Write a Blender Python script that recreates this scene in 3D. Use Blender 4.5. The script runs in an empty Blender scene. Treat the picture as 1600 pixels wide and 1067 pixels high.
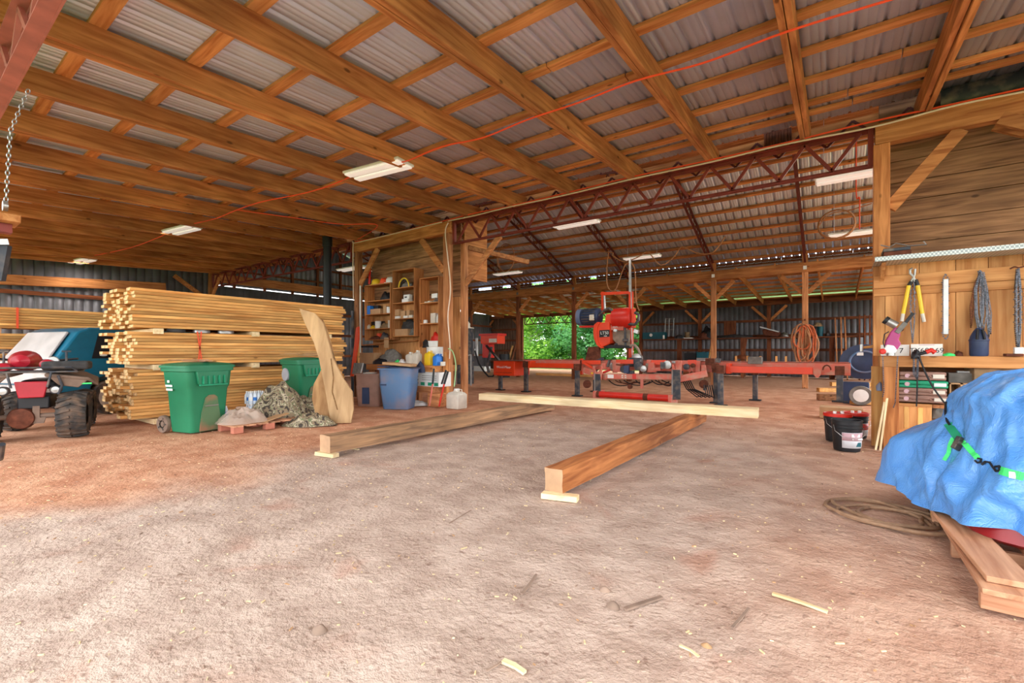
import bpy, math, random
from mathutils import Vector, Matrix, noise as mnoise
R=random.Random(7)
S=bpy.context.scene; COL=S.collection
# ---------------------------------------------------------------- camera
F=711.0; HC=1.2; HY=550.0; TH=math.radians(35.4)
cam=bpy.data.cameras.new('camera'); camo=bpy.data.objects.new('camera',cam); COL.objects.link(camo)
cam.sensor_width=36; cam.sensor_fit='HORIZONTAL'; cam.lens=36*F/1600; cam.shift_y=(HY-533.5)/1600; cam.clip_start=.05; cam.clip_end=400
camo.location=(0,0,HC); camo.rotation_euler=(math.radians(90),0,TH)
S.camera=camo
# ---------------------------------------------------------------- sky, exposure
S.view_settings.view_transform='Standard'; S.view_settings.look='None'; S.view_settings.gamma=1; S.view_settings.use_curve_mapping=False
S.view_settings.exposure=1.1
wd=bpy.data.worlds.new('overcast_sky'); S.world=wd; wd.use_nodes=True
bg=wd.node_tree.nodes['Background']; bg.inputs[0].default_value=(.93,.97,1,1); bg.inputs[1].default_value=2.6
LAMP_W=14.0   # watts of each strip lamp under the roof
FACE_E=9.0
# ---------------------------------------------------------------- helpers
sT,cT=math.sin(TH),math.cos(TH)
def wd_(px,py,d):
    a=(px-800)/F; return Vector((d*(-sT+cT*a), d*(cT+sT*a), HC+d*(HY-py)/F))
def G(px,py,z=0.): return wd_(px,py,F*(HC-z)/(py-HY))
def PY(px,py,Y):
    a=(px-800)/F; return wd_(px,py,Y/(cT+sT*a))
def PX(px,py,X):
    a=(px-800)/F; return wd_(px,py,X/(-sT+cT*a))
def PD(px,py,d): return wd_(px,py,d)

class MB:
    def __init__(s): s.v=[]; s.f=[]; s.m=[]; s.mi=0
    def add(s,vs,fs):
        b=len(s.v); s.v+= [tuple(v) for v in vs]; s.f+=[tuple(i+b for i in f) for f in fs]; s.m+=[s.mi]*len(fs); return s
    def box(s,x0,x1,y0,y1,z0,z1):
        vs=[(x,y,z) for x in (x0,x1) for y in (y0,y1) for z in (z0,z1)]
        return s.add(vs,[(0,1,3,2),(4,6,7,5),(0,4,5,1),(2,3,7,6),(0,2,6,4),(1,5,7,3)])
    def cbox(s,c,sz,rot=None):
        rot=rot or Matrix.Identity(3); c=Vector(c)
        vs=[c+rot@Vector((x*sz[0]/2,y*sz[1]/2,z*sz[2]/2)) for x in (-1,1) for y in (-1,1) for z in (-1,1)]
        return s.add(vs,[(0,1,3,2),(4,6,7,5),(0,4,5,1),(2,3,7,6),(0,2,6,4),(1,5,7,3)])
    def bar(s,p,q,w,h,up=(0,0,1)):
        p=Vector(p);q=Vector(q);d=(q-p).normalized();u=Vector(up)
        if abs(d.dot(u))>.98: u=Vector((0,1,0))
        r=d.cross(u).normalized();u=r.cross(d)
        vs=[b+r*(i*w/2)+u*(j*h/2) for b in (p,q) for i in (-1,1) for j in (-1,1)]
        return s.add(vs,[(0,1,3,2),(4,6,7,5),(0,4,5,1),(2,3,7,6),(0,2,6,4),(1,5,7,3)])
    def tube(s,pts,r,n=8,closed=False,caps=True):
        pts=[Vector(p) for p in pts]; N=len(pts); rs=r if isinstance(r,(list,tuple)) else [r]*N
        u=None; vs=[]
        for i,p in enumerate(pts):
            if closed: d=pts[(i+1)%N]-pts[i-1]
            else: d=pts[min(i+1,N-1)]-pts[max(i-1,0)]
            d.normalize()
            if u is None: u=Vector((0,0,1)) if abs(d.z)<.9 else Vector((1,0,0))
            u=(u-d*u.dot(d)); u.normalize(); w=d.cross(u)
            for k in range(n):
                t=2*math.pi*k/n; vs.append(p+(u*math.cos(t)+w*math.sin(t))*rs[i])
        fs=[]
        for i in range(N if closed else N-1):
            j=(i+1)%N
            for k in range(n): fs.append((i*n+k,i*n+(k+1)%n,j*n+(k+1)%n,j*n+k))
        if caps and not closed: fs+= [tuple(range(n))[::-1],tuple((N-1)*n+k for k in range(n))]
        return s.add(vs,fs)
    def lathe(s,prof,c=(0,0,0),n=20,axis='Z',a=1,b=1,caps=True):
        c=Vector(c); vs=[]
        for r,h in prof:
            for k in range(n):
                t=2*math.pi*k/n; x=r*a*math.cos(t); y=r*b*math.sin(t)
                v={'Z':(x,y,h),'X':(h,x,y),'Y':(x,h,y)}[axis]; vs.append(c+Vector(v))
        fs=[]
        for i in range(len(prof)-1):
            for k in range(n): fs.append((i*n+k,i*n+(k+1)%n,(i+1)*n+(k+1)%n,(i+1)*n+k))
        if caps: fs+=[tuple(range(n))[::-1],tuple((len(prof)-1)*n+k for k in range(n))]
        return s.add(vs,fs)
    def loft(s,rings,caps=True):
        n=len(rings[0]); vs=[v for r in rings for v in r]; fs=[]
        for i in range(len(rings)-1):
            for k in range(n): fs.append((i*n+k,i*n+(k+1)%n,(i+1)*n+(k+1)%n,(i+1)*n+k))
        if caps: fs+=[tuple(range(n))[::-1],tuple((len(rings)-1)*n+k for k in range(n))]
        return s.add(vs,fs)
    def prism(s,poly,off):
        poly=[Vector(p) for p in poly]; off=Vector(off); n=len(poly)
        vs=poly+[p+off for p in poly]
        fs=[tuple(range(n))[::-1],tuple(range(n,2*n))]+[(i,(i+1)%n,n+(i+1)%n,n+i) for i in range(n)]
        return s.add(vs,fs)
    def grid(s,nx,ny,fn):
        vs=[fn(i/(nx-1),j/(ny-1)) for j in range(ny) for i in range(nx)]
        return s.add(vs,[(j*nx+i,j*nx+i+1,(j+1)*nx+i+1,(j+1)*nx+i) for j in range(ny-1) for i in range(nx-1)])
    def build(s,name,mats,parent=None,world=False,smooth=True,bevel=0,sub=0,solid=0,ang=35):
        import bmesh
        me=bpy.data.meshes.new(name)
        vs=s.v
        if parent is not None and world:
            W=Matrix.Identity(4); q=parent
            while q is not None: W=Matrix.Translation(q.location)@q.rotation_euler.to_matrix().to_4x4()@W; q=q.parent
            inv=W.inverted(); vs=[tuple(inv@Vector(v)) for v in vs]
        me.from_pydata(vs,[],s.f)
        if not isinstance(mats,(list,tuple)): mats=[mats]
        for m in mats: me.materials.append(m)
        if len(mats)>1: me.polygons.foreach_set('material_index',s.m)
        bm=bmesh.new(); bm.from_mesh(me); bmesh.ops.recalc_face_normals(bm,faces=bm.faces); bm.to_mesh(me); bm.free()
        if smooth:
            me.polygons.foreach_set('use_smooth',[True]*len(me.polygons)); me.set_sharp_from_angle(angle=math.radians(ang))
        me.update()
        o=bpy.data.objects.new(name,me); COL.objects.link(o)
        if parent is not None: o.parent=parent
        if solid: md=o.modifiers.new('solid','SOLIDIFY'); md.thickness=solid; md.offset=0
        if bevel: md=o.modifiers.new('bevel','BEVEL'); md.width=bevel; md.segments=2; md.limit_method='ANGLE'
        if sub: md=o.modifiers.new('sub','SUBSURF'); md.levels=sub; md.render_levels=sub
        return o
def tag(o,label=None,cat=None,group=None,kind=None):
    if label: o['label']=label
    if cat: o['category']=cat
    if group: o['group']=group
    if kind: o['kind']=kind
    return o
def thing(name,label,cat,loc=(0,0,0),rz=0,group=None):
    o=bpy.data.objects.new(name,None); COL.objects.link(o); o.location=loc; o.rotation_euler=(0,0,rz); o.empty_display_size=.1
    return tag(o,label,cat,group)
def copy_tree(o,parent=None):
    c=o.copy(); COL.objects.link(c)
    if parent is not None: c.parent=parent
    for ch in KIDS.get(o.name,[]): copy_tree(ch,c)
    return c
KIDS={}
def index_kids():
    KIDS.clear()
    for o in bpy.data.objects:
        if o.parent: KIDS.setdefault(o.parent.name,[]).append(o)
def text(name,s,size,mat,parent,loc,rot,world=False,ext=.002,ax='CENTER'):
    cu=bpy.data.curves.new(name,'FONT'); cu.body=s; cu.size=size; cu.extrude=ext; cu.align_x=ax; cu.align_y='CENTER'
    t=bpy.data.objects.new('tmp',cu); COL.objects.link(t)
    dg=bpy.context.evaluated_depsgraph_get(); me=bpy.data.meshes.new_from_object(t.evaluated_get(dg)); bpy.data.objects.remove(t)
    me.materials.clear(); me.materials.append(mat); me.name=name
    o=bpy.data.objects.new(name,me); COL.objects.link(o)
    if parent is not None:
        o.parent=parent
        if world: loc=parent.matrix_basis.inverted()@Vector(loc)
    o.location=loc; o.rotation_euler=rot
    return o
# ---------------------------------------------------------------- materials
def srgb(r,g,b):
    f=lambda c:(c/255/12.92 if c/255<=.04045 else ((c/255+.055)/1.055)**2.4)
    return (f(r),f(g),f(b),1)
def newmat(name):
    m=bpy.data.materials.new(name); m.use_nodes=True; nt=m.node_tree; return m,nt,nt.nodes['Principled BSDF']
def plain(name,col,rough=.6,metal=0,var=.12,scale=6,bump=0,spec=.4,dirt=None,trans=0,alpha=1):
    m,nt,b=newmat(name); N=nt.nodes.new; L=nt.links.new
    tc=N('ShaderNodeTexCoord'); n=N('ShaderNodeTexNoise'); n.inputs['Scale'].default_value=scale; n.inputs['Detail'].default_value=5
    L(tc.outputs['Object'],n.inputs['Vector'])
    mx=N('ShaderNodeMix'); mx.data_type='RGBA'; c=col
    lo=tuple(x*(1-var) for x in c[:3])+(1,); hi=tuple(min(1,x*(1+var)) for x in c[:3])+(1,)
    if dirt: hi=dirt
    rp=N('ShaderNodeMapRange'); rp.inputs[1].default_value=.35 if not dirt else .45; rp.inputs[2].default_value=.7
    L(n.outputs[0],rp.inputs[0]); L(rp.outputs[0],mx.inputs['Factor']); mx.inputs['A'].default_value=lo if not dirt else c; mx.inputs['B'].default_value=hi
    L(mx.outputs['Result'],b.inputs['Base Color']); b.inputs['Roughness'].default_value=rough; b.inputs['Metallic'].default_value=metal
    b.inputs['Specular IOR Level'].default_value=spec
    if trans: b.inputs['Transmission Weight'].default_value=trans
    if alpha<1: b.inputs['Alpha'].default_value=alpha
    if bump:
        bp=N('ShaderNodeBump'); bp.inputs['Strength'].default_value=bump; bp.inputs['Distance'].default_value=.01; L(n.outputs[0],bp.inputs['Height']); L(bp.outputs[0],b.inputs['Normal'])
    return m
def wood(name,c1,c2,axis='X',dark=.5,rough=.75,rnd=.25,knots=True,gscale=1.0,planks=None):
    m,nt,b=newmat(name); N=nt.nodes.new; L=nt.links.new
    tc=N('ShaderNodeTexCoord'); oi=N('ShaderNodeObjectInfo')
    ad=N('ShaderNodeVectorMath'); ad.operation='ADD'; sc=N('ShaderNodeVectorMath'); sc.operation='SCALE'; sc.inputs['Scale'].default_value=37.
    cb=N('ShaderNodeCombineXYZ')
    for i in range(3): L(oi.outputs['Random'],cb.inputs[i])
    L(cb.outputs[0],sc.inputs[0]); L(tc.outputs['Object'],ad.inputs[0]); L(sc.outputs[0],ad.inputs[1])
    mp=N('ShaderNodeMapping'); s=[9*gscale]*3; s['XYZ'.index(axis)]=.7*gscale; mp.inputs['Scale'].default_value=s; L(ad.outputs[0],mp.inputs[0])
    n=N('ShaderNodeTexNoise'); n.inputs['Scale'].default_value=2.2; n.inputs['Detail'].default_value=7; n.inputs['Distortion'].default_value=.6; L(mp.outputs[0],n.inputs['Vector'])
    n2=N('ShaderNodeTexNoise'); n2.inputs['Scale'].default_value=.9; n2.inputs['Detail'].default_value=3; L(ad.outputs[0],n2.inputs['Vector'])
    cr=N('ShaderNodeValToRGB'); e=cr.color_ramp.elements; e[0].position=.32; e[0].color=c1; e[1].position=.68; e[1].color=c2; L(n.outputs[0],cr.inputs[0])
    hs=N('ShaderNodeHueSaturation'); mr=N('ShaderNodeMapRange'); mr.inputs[3].default_value=1-rnd; mr.inputs[4].default_value=1+rnd; L(oi.outputs['Random'],mr.inputs[0])
    mr2=N('ShaderNodeMapRange'); mr2.inputs[1].default_value=.35; mr2.inputs[2].default_value=.65; mr2.inputs[3].default_value=.72; mr2.inputs[4].default_value=1.15; L(n2.outputs[0],mr2.inputs[0])
    mu=N('ShaderNodeMath'); mu.operation='MULTIPLY'; L(mr.outputs[0],mu.inputs[0]); L(mr2.outputs[0],mu.inputs[1]); L(mu.outputs[0],hs.inputs['Value']); L(cr.outputs[0],hs.inputs['Color'])
    out=hs.outputs[0]
    if knots:
        v=N('ShaderNodeTexVoronoi'); v.inputs['Scale'].default_value=2.6; mp2=N('ShaderNodeMapping'); s2=[1.6]*3; s2['XYZ'.index(axis)]=.8; mp2.inputs['Scale'].default_value=s2; L(ad.outputs[0],mp2.inputs[0]); L(mp2.outputs[0],v.inputs['Vector'])
        kr=N('ShaderNodeMapRange'); kr.inputs[1].default_value=.05; kr.inputs[2].default_value=.10; kr.inputs[3].default_value=.75; kr.inputs[4].default_value=0; L(v.outputs['Distance'],kr.inputs[0])
        mk=N('ShaderNodeMix'); mk.data_type='RGBA'; mk.inputs['B'].default_value=tuple(x*dark*.5 for x in c1[:3])+(1,); L(kr.outputs[0],mk.inputs['Factor']); L(out,mk.inputs['A']); out=mk.outputs['Result']
    L(out,b.inputs['Base Color']); b.inputs['Roughness'].default_value=rough; b.inputs['Specular IOR Level'].default_value=.25
    bp=N('ShaderNodeBump'); bp.inputs['Strength'].default_value=.35; bp.inputs['Distance'].default_value=.006; L(n.outputs[0],bp.inputs['Height']); L(bp.outputs[0],b.inputs['Normal'])
    return m
M={}
for ax in 'XYZ':
    M['beam'+ax]=wood('warm_rough_pine_'+ax.lower(),srgb(156,92,50),srgb(208,142,86),ax,rnd=.12)
    M['purl'+ax]=wood('purlin_pine_'+ax.lower(),srgb(178,108,56),srgb(224,160,98),ax,rnd=.12)
    M['post'+ax]=wood('post_pine_'+ax.lower(),srgb(150,92,58),srgb(206,144,96),ax,rnd=.12)
    M['new'+ax]=wood('fresh_sawn_pine_'+ax.lower(),srgb(198,134,72),srgb(234,182,112),ax,rnd=.25)
    M['pale'+ax]=wood('pale_poplar_'+ax.lower(),srgb(222,192,142),srgb(246,224,182),ax,rnd=.05,knots=False)
    M['old'+ax]=wood('weathered_boards_'+ax.lower(),srgb(112,76,52),srgb(176,128,90),ax,rnd=.2)
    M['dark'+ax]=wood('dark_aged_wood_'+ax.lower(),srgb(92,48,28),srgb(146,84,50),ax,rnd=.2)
    M['pallet'+ax]=wood('pallet_wood_'+ax.lower(),srgb(176,120,88),srgb(222,172,136),ax,rnd=.12)
    M['panel'+ax]=wood('orange_pine_panel_'+ax.lower(),srgb(186,122,70),srgb(222,164,106),ax,rnd=.1)
M['end']=plain('sawn_board_ends',srgb(226,188,134),.8,var=.3,scale=14)
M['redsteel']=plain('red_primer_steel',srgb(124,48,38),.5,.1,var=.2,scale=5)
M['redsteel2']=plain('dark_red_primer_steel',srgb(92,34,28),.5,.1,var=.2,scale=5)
M['sheet']=plain('galvanised_roof_sheet',srgb(208,216,232),.34,.4,var=.1,scale=1.3)
M['sheetw']=plain('weathered_wall_sheet',srgb(128,128,134),.5,.5,var=.25,scale=1.5)
M['sheetb']=plain('brown_wall_sheet',srgb(120,92,76),.6,.2,var=.25,scale=1.5)
M['orange']=plain('orange_enamel',srgb(226,66,24),.4,var=.08,scale=3)
M['red']=plain('red_enamel',srgb(206,40,26),.4,var=.08)
M['pink']=plain('sun_faded_red_enamel',srgb(208,108,90),.6,var=.2,scale=7,dirt=srgb(190,142,122))
M['rust']=plain('rusty_steel',srgb(110,62,44),.8,.3,var=.35,scale=12)
M['steel']=plain('bare_steel',srgb(170,168,166),.35,.8,var=.15)
M['dsteel']=plain('dark_painted_steel',srgb(62,66,74),.5,.3,var=.25,scale=8,dirt=srgb(120,108,98))
M['black']=plain('black_plastic',srgb(28,28,32),.5,var=.2)
M['rubber']=plain('dusty_tyre_rubber',srgb(58,54,52),.85,var=.2,scale=7,dirt=srgb(118,96,80))
M['green']=plain('green_cart_plastic',srgb(34,120,84),.42,var=.12,scale=2)
M['bluep']=plain('slate_blue_plastic',srgb(84,118,160),.45,var=.12,scale=3,dirt=srgb(128,122,136))
M['white']=plain('white_paint',srgb(235,235,232),.5,var=.05)
M['offw']=plain('milky_white_plastic',srgb(214,206,192),.45,var=.1)
M['card']=plain('brown_cardboard',srgb(188,148,108),.85,var=.1)
M['yellow']=plain('yellow_plastic',srgb(240,200,40),.4,var=.08)
M['sblue']=plain('bright_blue_plastic',srgb(40,120,210),.4,var=.1)
M['grey']=plain('grey_fabric',srgb(120,116,110),.9,var=.3,scale=9,bump=.5)
M['dgrey']=plain('dark_grey_cloth',srgb(62,60,60),.9,var=.35,scale=9,bump=.5)
M['tan']=plain('tan_cloth',srgb(150,124,92),.9,var=.3,scale=9,bump=.5)
M['rope']=plain('tan_rope',srgb(170,120,84),.85,var=.2,scale=30)
M['cord']=plain('orange_cord',srgb(240,84,44),.5,var=.03)
M['wirew']=plain('cream_cable',srgb(226,206,184),.5,var=.05)
M['teal']=plain('teal_car_paint',srgb(24,108,140),.3,var=.1)
M['tealb']=plain('teal_plastic',srgb(20,90,104),.5)
M['dustyglass']=plain('dusty_glass',srgb(196,190,190),.5,var=.12,scale=3)
M['dglass']=plain('dark_glass',srgb(32,38,46),.15,var=.1)
M['tirewall']=plain('whitewall',srgb(190,180,170),.8)
M['atvred']=plain('atv_red_plastic',srgb(170,30,46),.35,var=.12)
M['dust']=plain('dusty_brown_plastic',srgb(126,104,90),.8,var=.2,scale=8)
M['cgreen']=plain('case_green',srgb(30,146,106),.5)
M['cbrown']=plain('case_brown',srgb(148,112,98),.6,var=.15)
M['magenta']=plain('magenta_cast_body',srgb(178,60,124),.4,var=.15)
M['lime']=plain('lime_webbing',srgb(70,226,120),.6,var=.1,scale=20)
M['pinklabel']=plain('pink_label',srgb(206,168,176),.6)
M['plate']=plain('plate_white',srgb(232,228,220),.4,var=.05)
M['navy']=plain('navy_plastic',srgb(46,60,92),.45,var=.15)
M['dustg']=plain('dusty_grey_paint',srgb(150,134,118),.8,var=.25,scale=8)
M['hose']=plain('muddy_hose',srgb(150,118,92),.7,var=.2,scale=20)
M['cordr']=plain('orange_brown_cord',srgb(190,96,56),.8,var=.2,scale=20)
M['redgl']=plain('glossy_dark_red_paint',srgb(150,30,36),.3,var=.1)
M['dark_chip']=plain('grey_bark_chip',srgb(150,126,110),.9,var=.3)
M['timberY']=wood('weathered_timber',srgb(118,92,72),srgb(184,142,104),'Y',rnd=.05)
M['timberR']=wood('orange_brown_timber',srgb(140,80,44),srgb(196,128,76),'Y',rnd=.05)
M['timberend']=plain('sawn_timber_end',srgb(188,150,116),.85,var=.15)
M['slab']=wood('pale_live_edge_slab',srgb(178,142,102),srgb(206,170,126),'Z',rnd=.05,knots=False,gscale=.5)
M['slab2']=wood('brown_live_edge_slab',srgb(150,110,72),srgb(186,146,100),'Z',rnd=.05,knots=False,gscale=.5)
M['redsteel_lit']=plain('skylit_red_primer_steel',srgb(178,106,96),.5,.1,var=.2,scale=5)  # red truss steel with sky light from the open front put into its colour
M['bark']=plain('ragged_bark',srgb(140,104,66),.9,var=.35,scale=20,bump=.6)
def emit(name,col,e):
    m,nt,b=newmat(name); b.inputs['Base Color'].default_value=col; b.inputs['Emission Color'].default_value=col; b.inputs['Emission Strength'].default_value=e; return m
M['lamp']=emit('lit_diffuser',(1,.94,.88,1),FACE_E*.02)
def leafmat(name,c1,c2):
    m,nt,b=newmat(name); N=nt.nodes.new; L=nt.links.new
    g=N('ShaderNodeTexCoord'); n=N('ShaderNodeTexNoise'); n.inputs['Scale'].default_value=.9; n.inputs['Detail'].default_value=6; L(g.outputs['Object'],n.inputs['Vector'])
    cr=N('ShaderNodeValToRGB'); e=cr.color_ramp.elements; e[0].position=.35; e[0].color=c1; e[1].position=.65; e[1].color=c2; L(n.outputs[0],cr.inputs[0]); L(cr.outputs[0],b.inputs['Base Color'])
    b.inputs['Roughness'].default_value=.5; b.inputs['Transmission Weight'].default_value=0; b.inputs['Subsurface Weight'].default_value=0
    tr=N('ShaderNodeBsdfTranslucent'); L(cr.outputs[0],tr.inputs[0]); ms=N('ShaderNodeMixShader'); ms.inputs[0].default_value=.4; L(b.outputs[0],ms.inputs[1]); L(tr.outputs[0],ms.inputs[2]); L(ms.outputs[0],nt.nodes['Material Output'].inputs[0])
    return m
def floormat():
    m,nt,b=newmat('red_clay_and_sawdust'); N=nt.nodes.new; L=nt.links.new
    tc=N('ShaderNodeTexCoord'); sp=N('ShaderNodeSeparateXYZ'); L(tc.outputs['Object'],sp.inputs[0])
    def nz(s,d=6,dist=0):
        n=N('ShaderNodeTexNoise'); n.inputs['Scale'].default_value=s; n.inputs['Detail'].default_value=d; n.inputs['Distortion'].default_value=dist; L(tc.outputs['Object'],n.inputs['Vector']); return n.outputs[0]
    def mr(x,a,bb,c=0,d=1):
        q=N('ShaderNodeMapRange'); q.inputs[1].default_value=a; q.inputs[2].default_value=bb; q.inputs[3].default_value=c; q.inputs[4].default_value=d; q.interpolation_type='SMOOTHSTEP'; L(x,q.inputs[0]); return q.outputs[0]
    def ma(op,x,y):
        q=N('ShaderNodeMath'); q.operation=op
        for i,t in enumerate((x,y)):
            if isinstance(t,(int,float)): q.inputs[i].default_value=t
            else: L(t,q.inputs[i])
        return q.outputs[0]
    def mix(f,a,bb):
        q=N('ShaderNodeMix'); q.data_type='RGBA'
        if isinstance(f,float): q.inputs['Factor'].default_value=f
        else: L(f,q.inputs['Factor'])
        for k,t in (('A',a),('B',bb)):
            if isinstance(t,tuple): q.inputs[k].default_value=t
            else: L(t,q.inputs[k])
        return q.outputs['Result']
    big=nz(.55,4); med=nz(3,6); fine=nz(40,4); fin2=nz(140,2)
    x=ma('ADD',sp.outputs['X'],ma('MULTIPLY',ma('SUBTRACT',big,.5),3.0))
    lane=ma('MULTIPLY',mr(x,-5.6,-4.2),mr(sp.outputs['Y'],10.5,5.5))
    right=mr(x,-1.2,.6)
    f=ma('MULTIPLY',lane,ma('SUBTRACT',1,ma('MULTIPLY',right,.55)))
    c=mix(f,mix(mr(med,.35,.65),srgb(196,138,106),srgb(218,166,134)),mix(mr(med,.35,.65),srgb(178,155,141),srgb(202,180,166)))
    c=mix(ma('MULTIPLY',mr(sp.outputs['Y'],13,20),.5),c,srgb(190,150,120))
    # damp red patches by the timbers
    c=mix(ma('MULTIPLY',mr(nz(1.1,5,1.),.58,.74),.4),c,srgb(180,116,88))
    c=mix(ma('MULTIPLY',mr(fine,.58,.72),.35),c,srgb(226,204,182))
    c=mix(ma('MULTIPLY',mr(nz(22,3),.62,.72),.5),c,srgb(120,86,70))
    L(c,b.inputs['Base Color']); b.inputs['Roughness'].default_value=.95; b.inputs['Specular IOR Level'].default_value=.15
    h=ma('ADD',ma('ADD',ma('MULTIPLY',nz(9,6),1.),ma('MULTIPLY',fine,.45)),ma('MULTIPLY',fin2,.15))
    bp=N('ShaderNodeBump'); bp.inputs['Strength'].default_value=.8; bp.inputs['Distance'].default_value=.035; L(h,bp.inputs['Height']); L(bp.outputs[0],b.inputs['Normal'])
    return m
M['floor']=floormat()
M['grass']=plain('grass_and_dirt',srgb(96,130,52),.9,var=.4,scale=2)
# ================================================================= THE SETTING
YH=7.6; SL=.057; Y2=18.; Y3=25.6; XL=-20.; XR=5.
def gz(x,y):   # uneven ground
    e=min(1,max(0,(y+3)/2)); return .012*mnoise.noise(Vector((x*1.3,y*1.3,0)))+.008*mnoise.noise(Vector((x*4,y*4,5)))
mb=MB(); mb.grid(190,210,lambda u,v:(lambda x,y:(x,y,gz(x,y)-.008))(-22+30*u,-3+31*v)); o=mb.build('floor',M['floor']); tag(o,kind='structure')
mb=MB(); mb.box(-90,70,-70,110,-.4,-.03); o=mb.build('floor_outside',M['grass'],smooth=False); tag(o,kind='structure'); o.name='floor.001'
def ribbed(mb,x0,x1,p0,p1,pitch=.229,h=.02,axis='X'):
    """sheet with trapezoid ribs; runs from line p0 to p1 (functions of x)"""
    xs=[];x=x0
    while x<x1:
        xs+=[(x,0),(x+.06,0),(x+.072,.007),(x+.084,0),(x+.13,0),(x+.142,.007),(x+.154,0),(x+.185,0),(x+.197,h),(x+.217,h)]; x+=pitch
    xs.append((x,0))
    A=[p0(t,k) for t,k in xs]; B=[p1(t,k) for t,k in xs]; n=len(xs)
    mb.add(A+B,[(i,i+1,n+i+1,n+i) for i in range(n-1)])
def rz(y): return 4.17+SL*(y-YH)          # underside of the front rafters
mb=MB(); ribbed(mb,XL-.2,XR,lambda x,k:(x,-1.9,rz(-1.9)+.295+k),lambda x,k:(x,7.75,rz(7.75)+.295+k)); o=mb.build('ceiling',M['sheet'],solid=.003,ang=20); tag(o,kind='structure')  # sheet runs on past the front truss: unseen overhang added to dim the foreground
MS=.354
def mz(y): return 4.55+MS*(Y2-y) if y>12.8 else 4.55+MS*(Y2-12.8)-MS*(12.8-y)   # main roof sheet
mb=MB(); ribbed(mb,XL-.2,XR,lambda x,k:(x,12.8,mz(12.8)+k),lambda x,k:(x,Y2+.25,mz(Y2+.25)+k),h=.055); ribbed(mb,XL-.2,XR,lambda x,k:(x,7.5,mz(7.5)+.02+k),lambda x,k:(x,12.8,mz(12.8)+k),h=.035)
o=mb.build('ceiling',M['sheet'],solid=.003,ang=20); tag(o,kind='structure')
def bz(y): return 4.12-SL*(y-Y2)
mb=MB(); ribbed(mb,XL-.2,XR,lambda x,k:(x,Y2+.12,bz(Y2)+.235+k),lambda x,k:(x,Y3+.5,bz(Y3+.5)+.24+k)); o=mb.build('ceiling',M['sheet'],solid=.003,ang=20); tag(o,kind='structure')
# closure boards under the main eave, with open slots towards the far left
mb=MB(); r=random.Random(5); x=XL
while x<XR:
    L_=r.uniform(.7,1.3); mb.box(x,min(x+L_,XR),Y2+.2,Y2+.225,4.33,mz(Y2+.2)-.01); x+=L_+(r.uniform(.1,.9) if x<-9 else .004)
mb.box(XL,XR,Y2+.2,Y2+.225,4.30,4.375)
tag(mb.build('trim',M['darkX']),kind='structure')
# walls
def vsheet(name,mat,a,b,z0,z1fn,pitch=.229,kind='structure'):
    a=Vector((*a,0));b=Vector((*b,0)); Ln=(b-a).length; d=(b-a)/Ln; nrm=Vector((-d.y,d.x,0)); mb=MB(); xs=[];x=0
    while x<Ln-pitch*.5: xs+=[(x,0),(x+.19,0),(x+.2,.018),(x+.22,.018)]; x+=pitch
    xs.append((Ln,0)); A=[];B=[]
    for t,k in xs:
        p=a+d*t+nrm*k; A.append((p.x,p.y,z0)); B.append((p.x,p.y,z1fn(t)))
    n=len(xs); mb.add(A+B,[(i,i+1,n+i+1,n+i) for i in range(n-1)])
    return tag(mb.build(name,mat,solid=.004,ang=20),kind=kind)
OX0=PY(818,520,Y3).x; OX1=PY(1003,520,Y3).x
vsheet('wall_back',M['sheetw'],(OX1,Y3),(XR,Y3),0,lambda t:3.62)
vsheet('wall_back_left',M['sheetb'],(XL,Y3),(OX0,Y3),0,lambda t:3.7).name='wall_back.001'
vsheet('wall_left',M['sheetw'],(XL,-1),(XL,YH),0,lambda t:rz(-1+t)+.27)
vsheet('wall_left',M['sheetw'],(XL,YH),(XL,Y3),0,lambda t:3.84)
vsheet('wall_left',M['sheetw'],(XL-.02,YH),(XL-.02,Y2),3.875,lambda t:mz(YH+t)-.03 if YH+t>8 else 4.5)
# girts on the back wall
def trim(mb,mat): return tag(mb.build('trim',mat),kind='structure')
mb=MB()
for z in (.5,1.3,2.0,2.75): mb.box(OX1,XR,Y3-.06,Y3-.02,z-.06,z+.06)
for z in (.5,1.3,2.0,2.75): mb.box(XL,OX0,Y3-.06,Y3-.02,z-.06,z+.06)
mb.box(OX1,XR,Y3-.01,Y3+.02,3.71,3.86)
trim(mb,M['darkX'])
mb=MB()
for z in (1.0,2.0,3.0): mb.box(XL+.02,XL+.07,0,Y3,z-.06,z+.06)
trim(mb,M['darkY'])
mb=MB()
for y in [i*1.22 for i in range(7,15)]: mb.box(XL+.02,XL+.1,y-.05,y+.05,3.8,mz(max(y,8))-.1)
for z in (4.5,5.1): mb.box(XL+.02,XL+.06,8,Y2-1,z-.04,z+.04)
trim(mb,M['darkZ'])
# back lean-to roof frame: eave beam
def beam(name,label,cat,p,q,w,h,mat,group=None,up=(0,0,1)):
    mb=MB(); mb.bar(p,q,w,h,up); o=mb.build(name,mat,bevel=.006); return tag(o,label,cat,group)
ORD=['first','second','third','fourth','fifth','sixth','seventh','eighth','ninth','tenth','eleventh','twelfth','thirteenth','fourteenth','fifteenth','sixteenth','seventeenth','eighteenth','nineteenth','twentieth']
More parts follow.
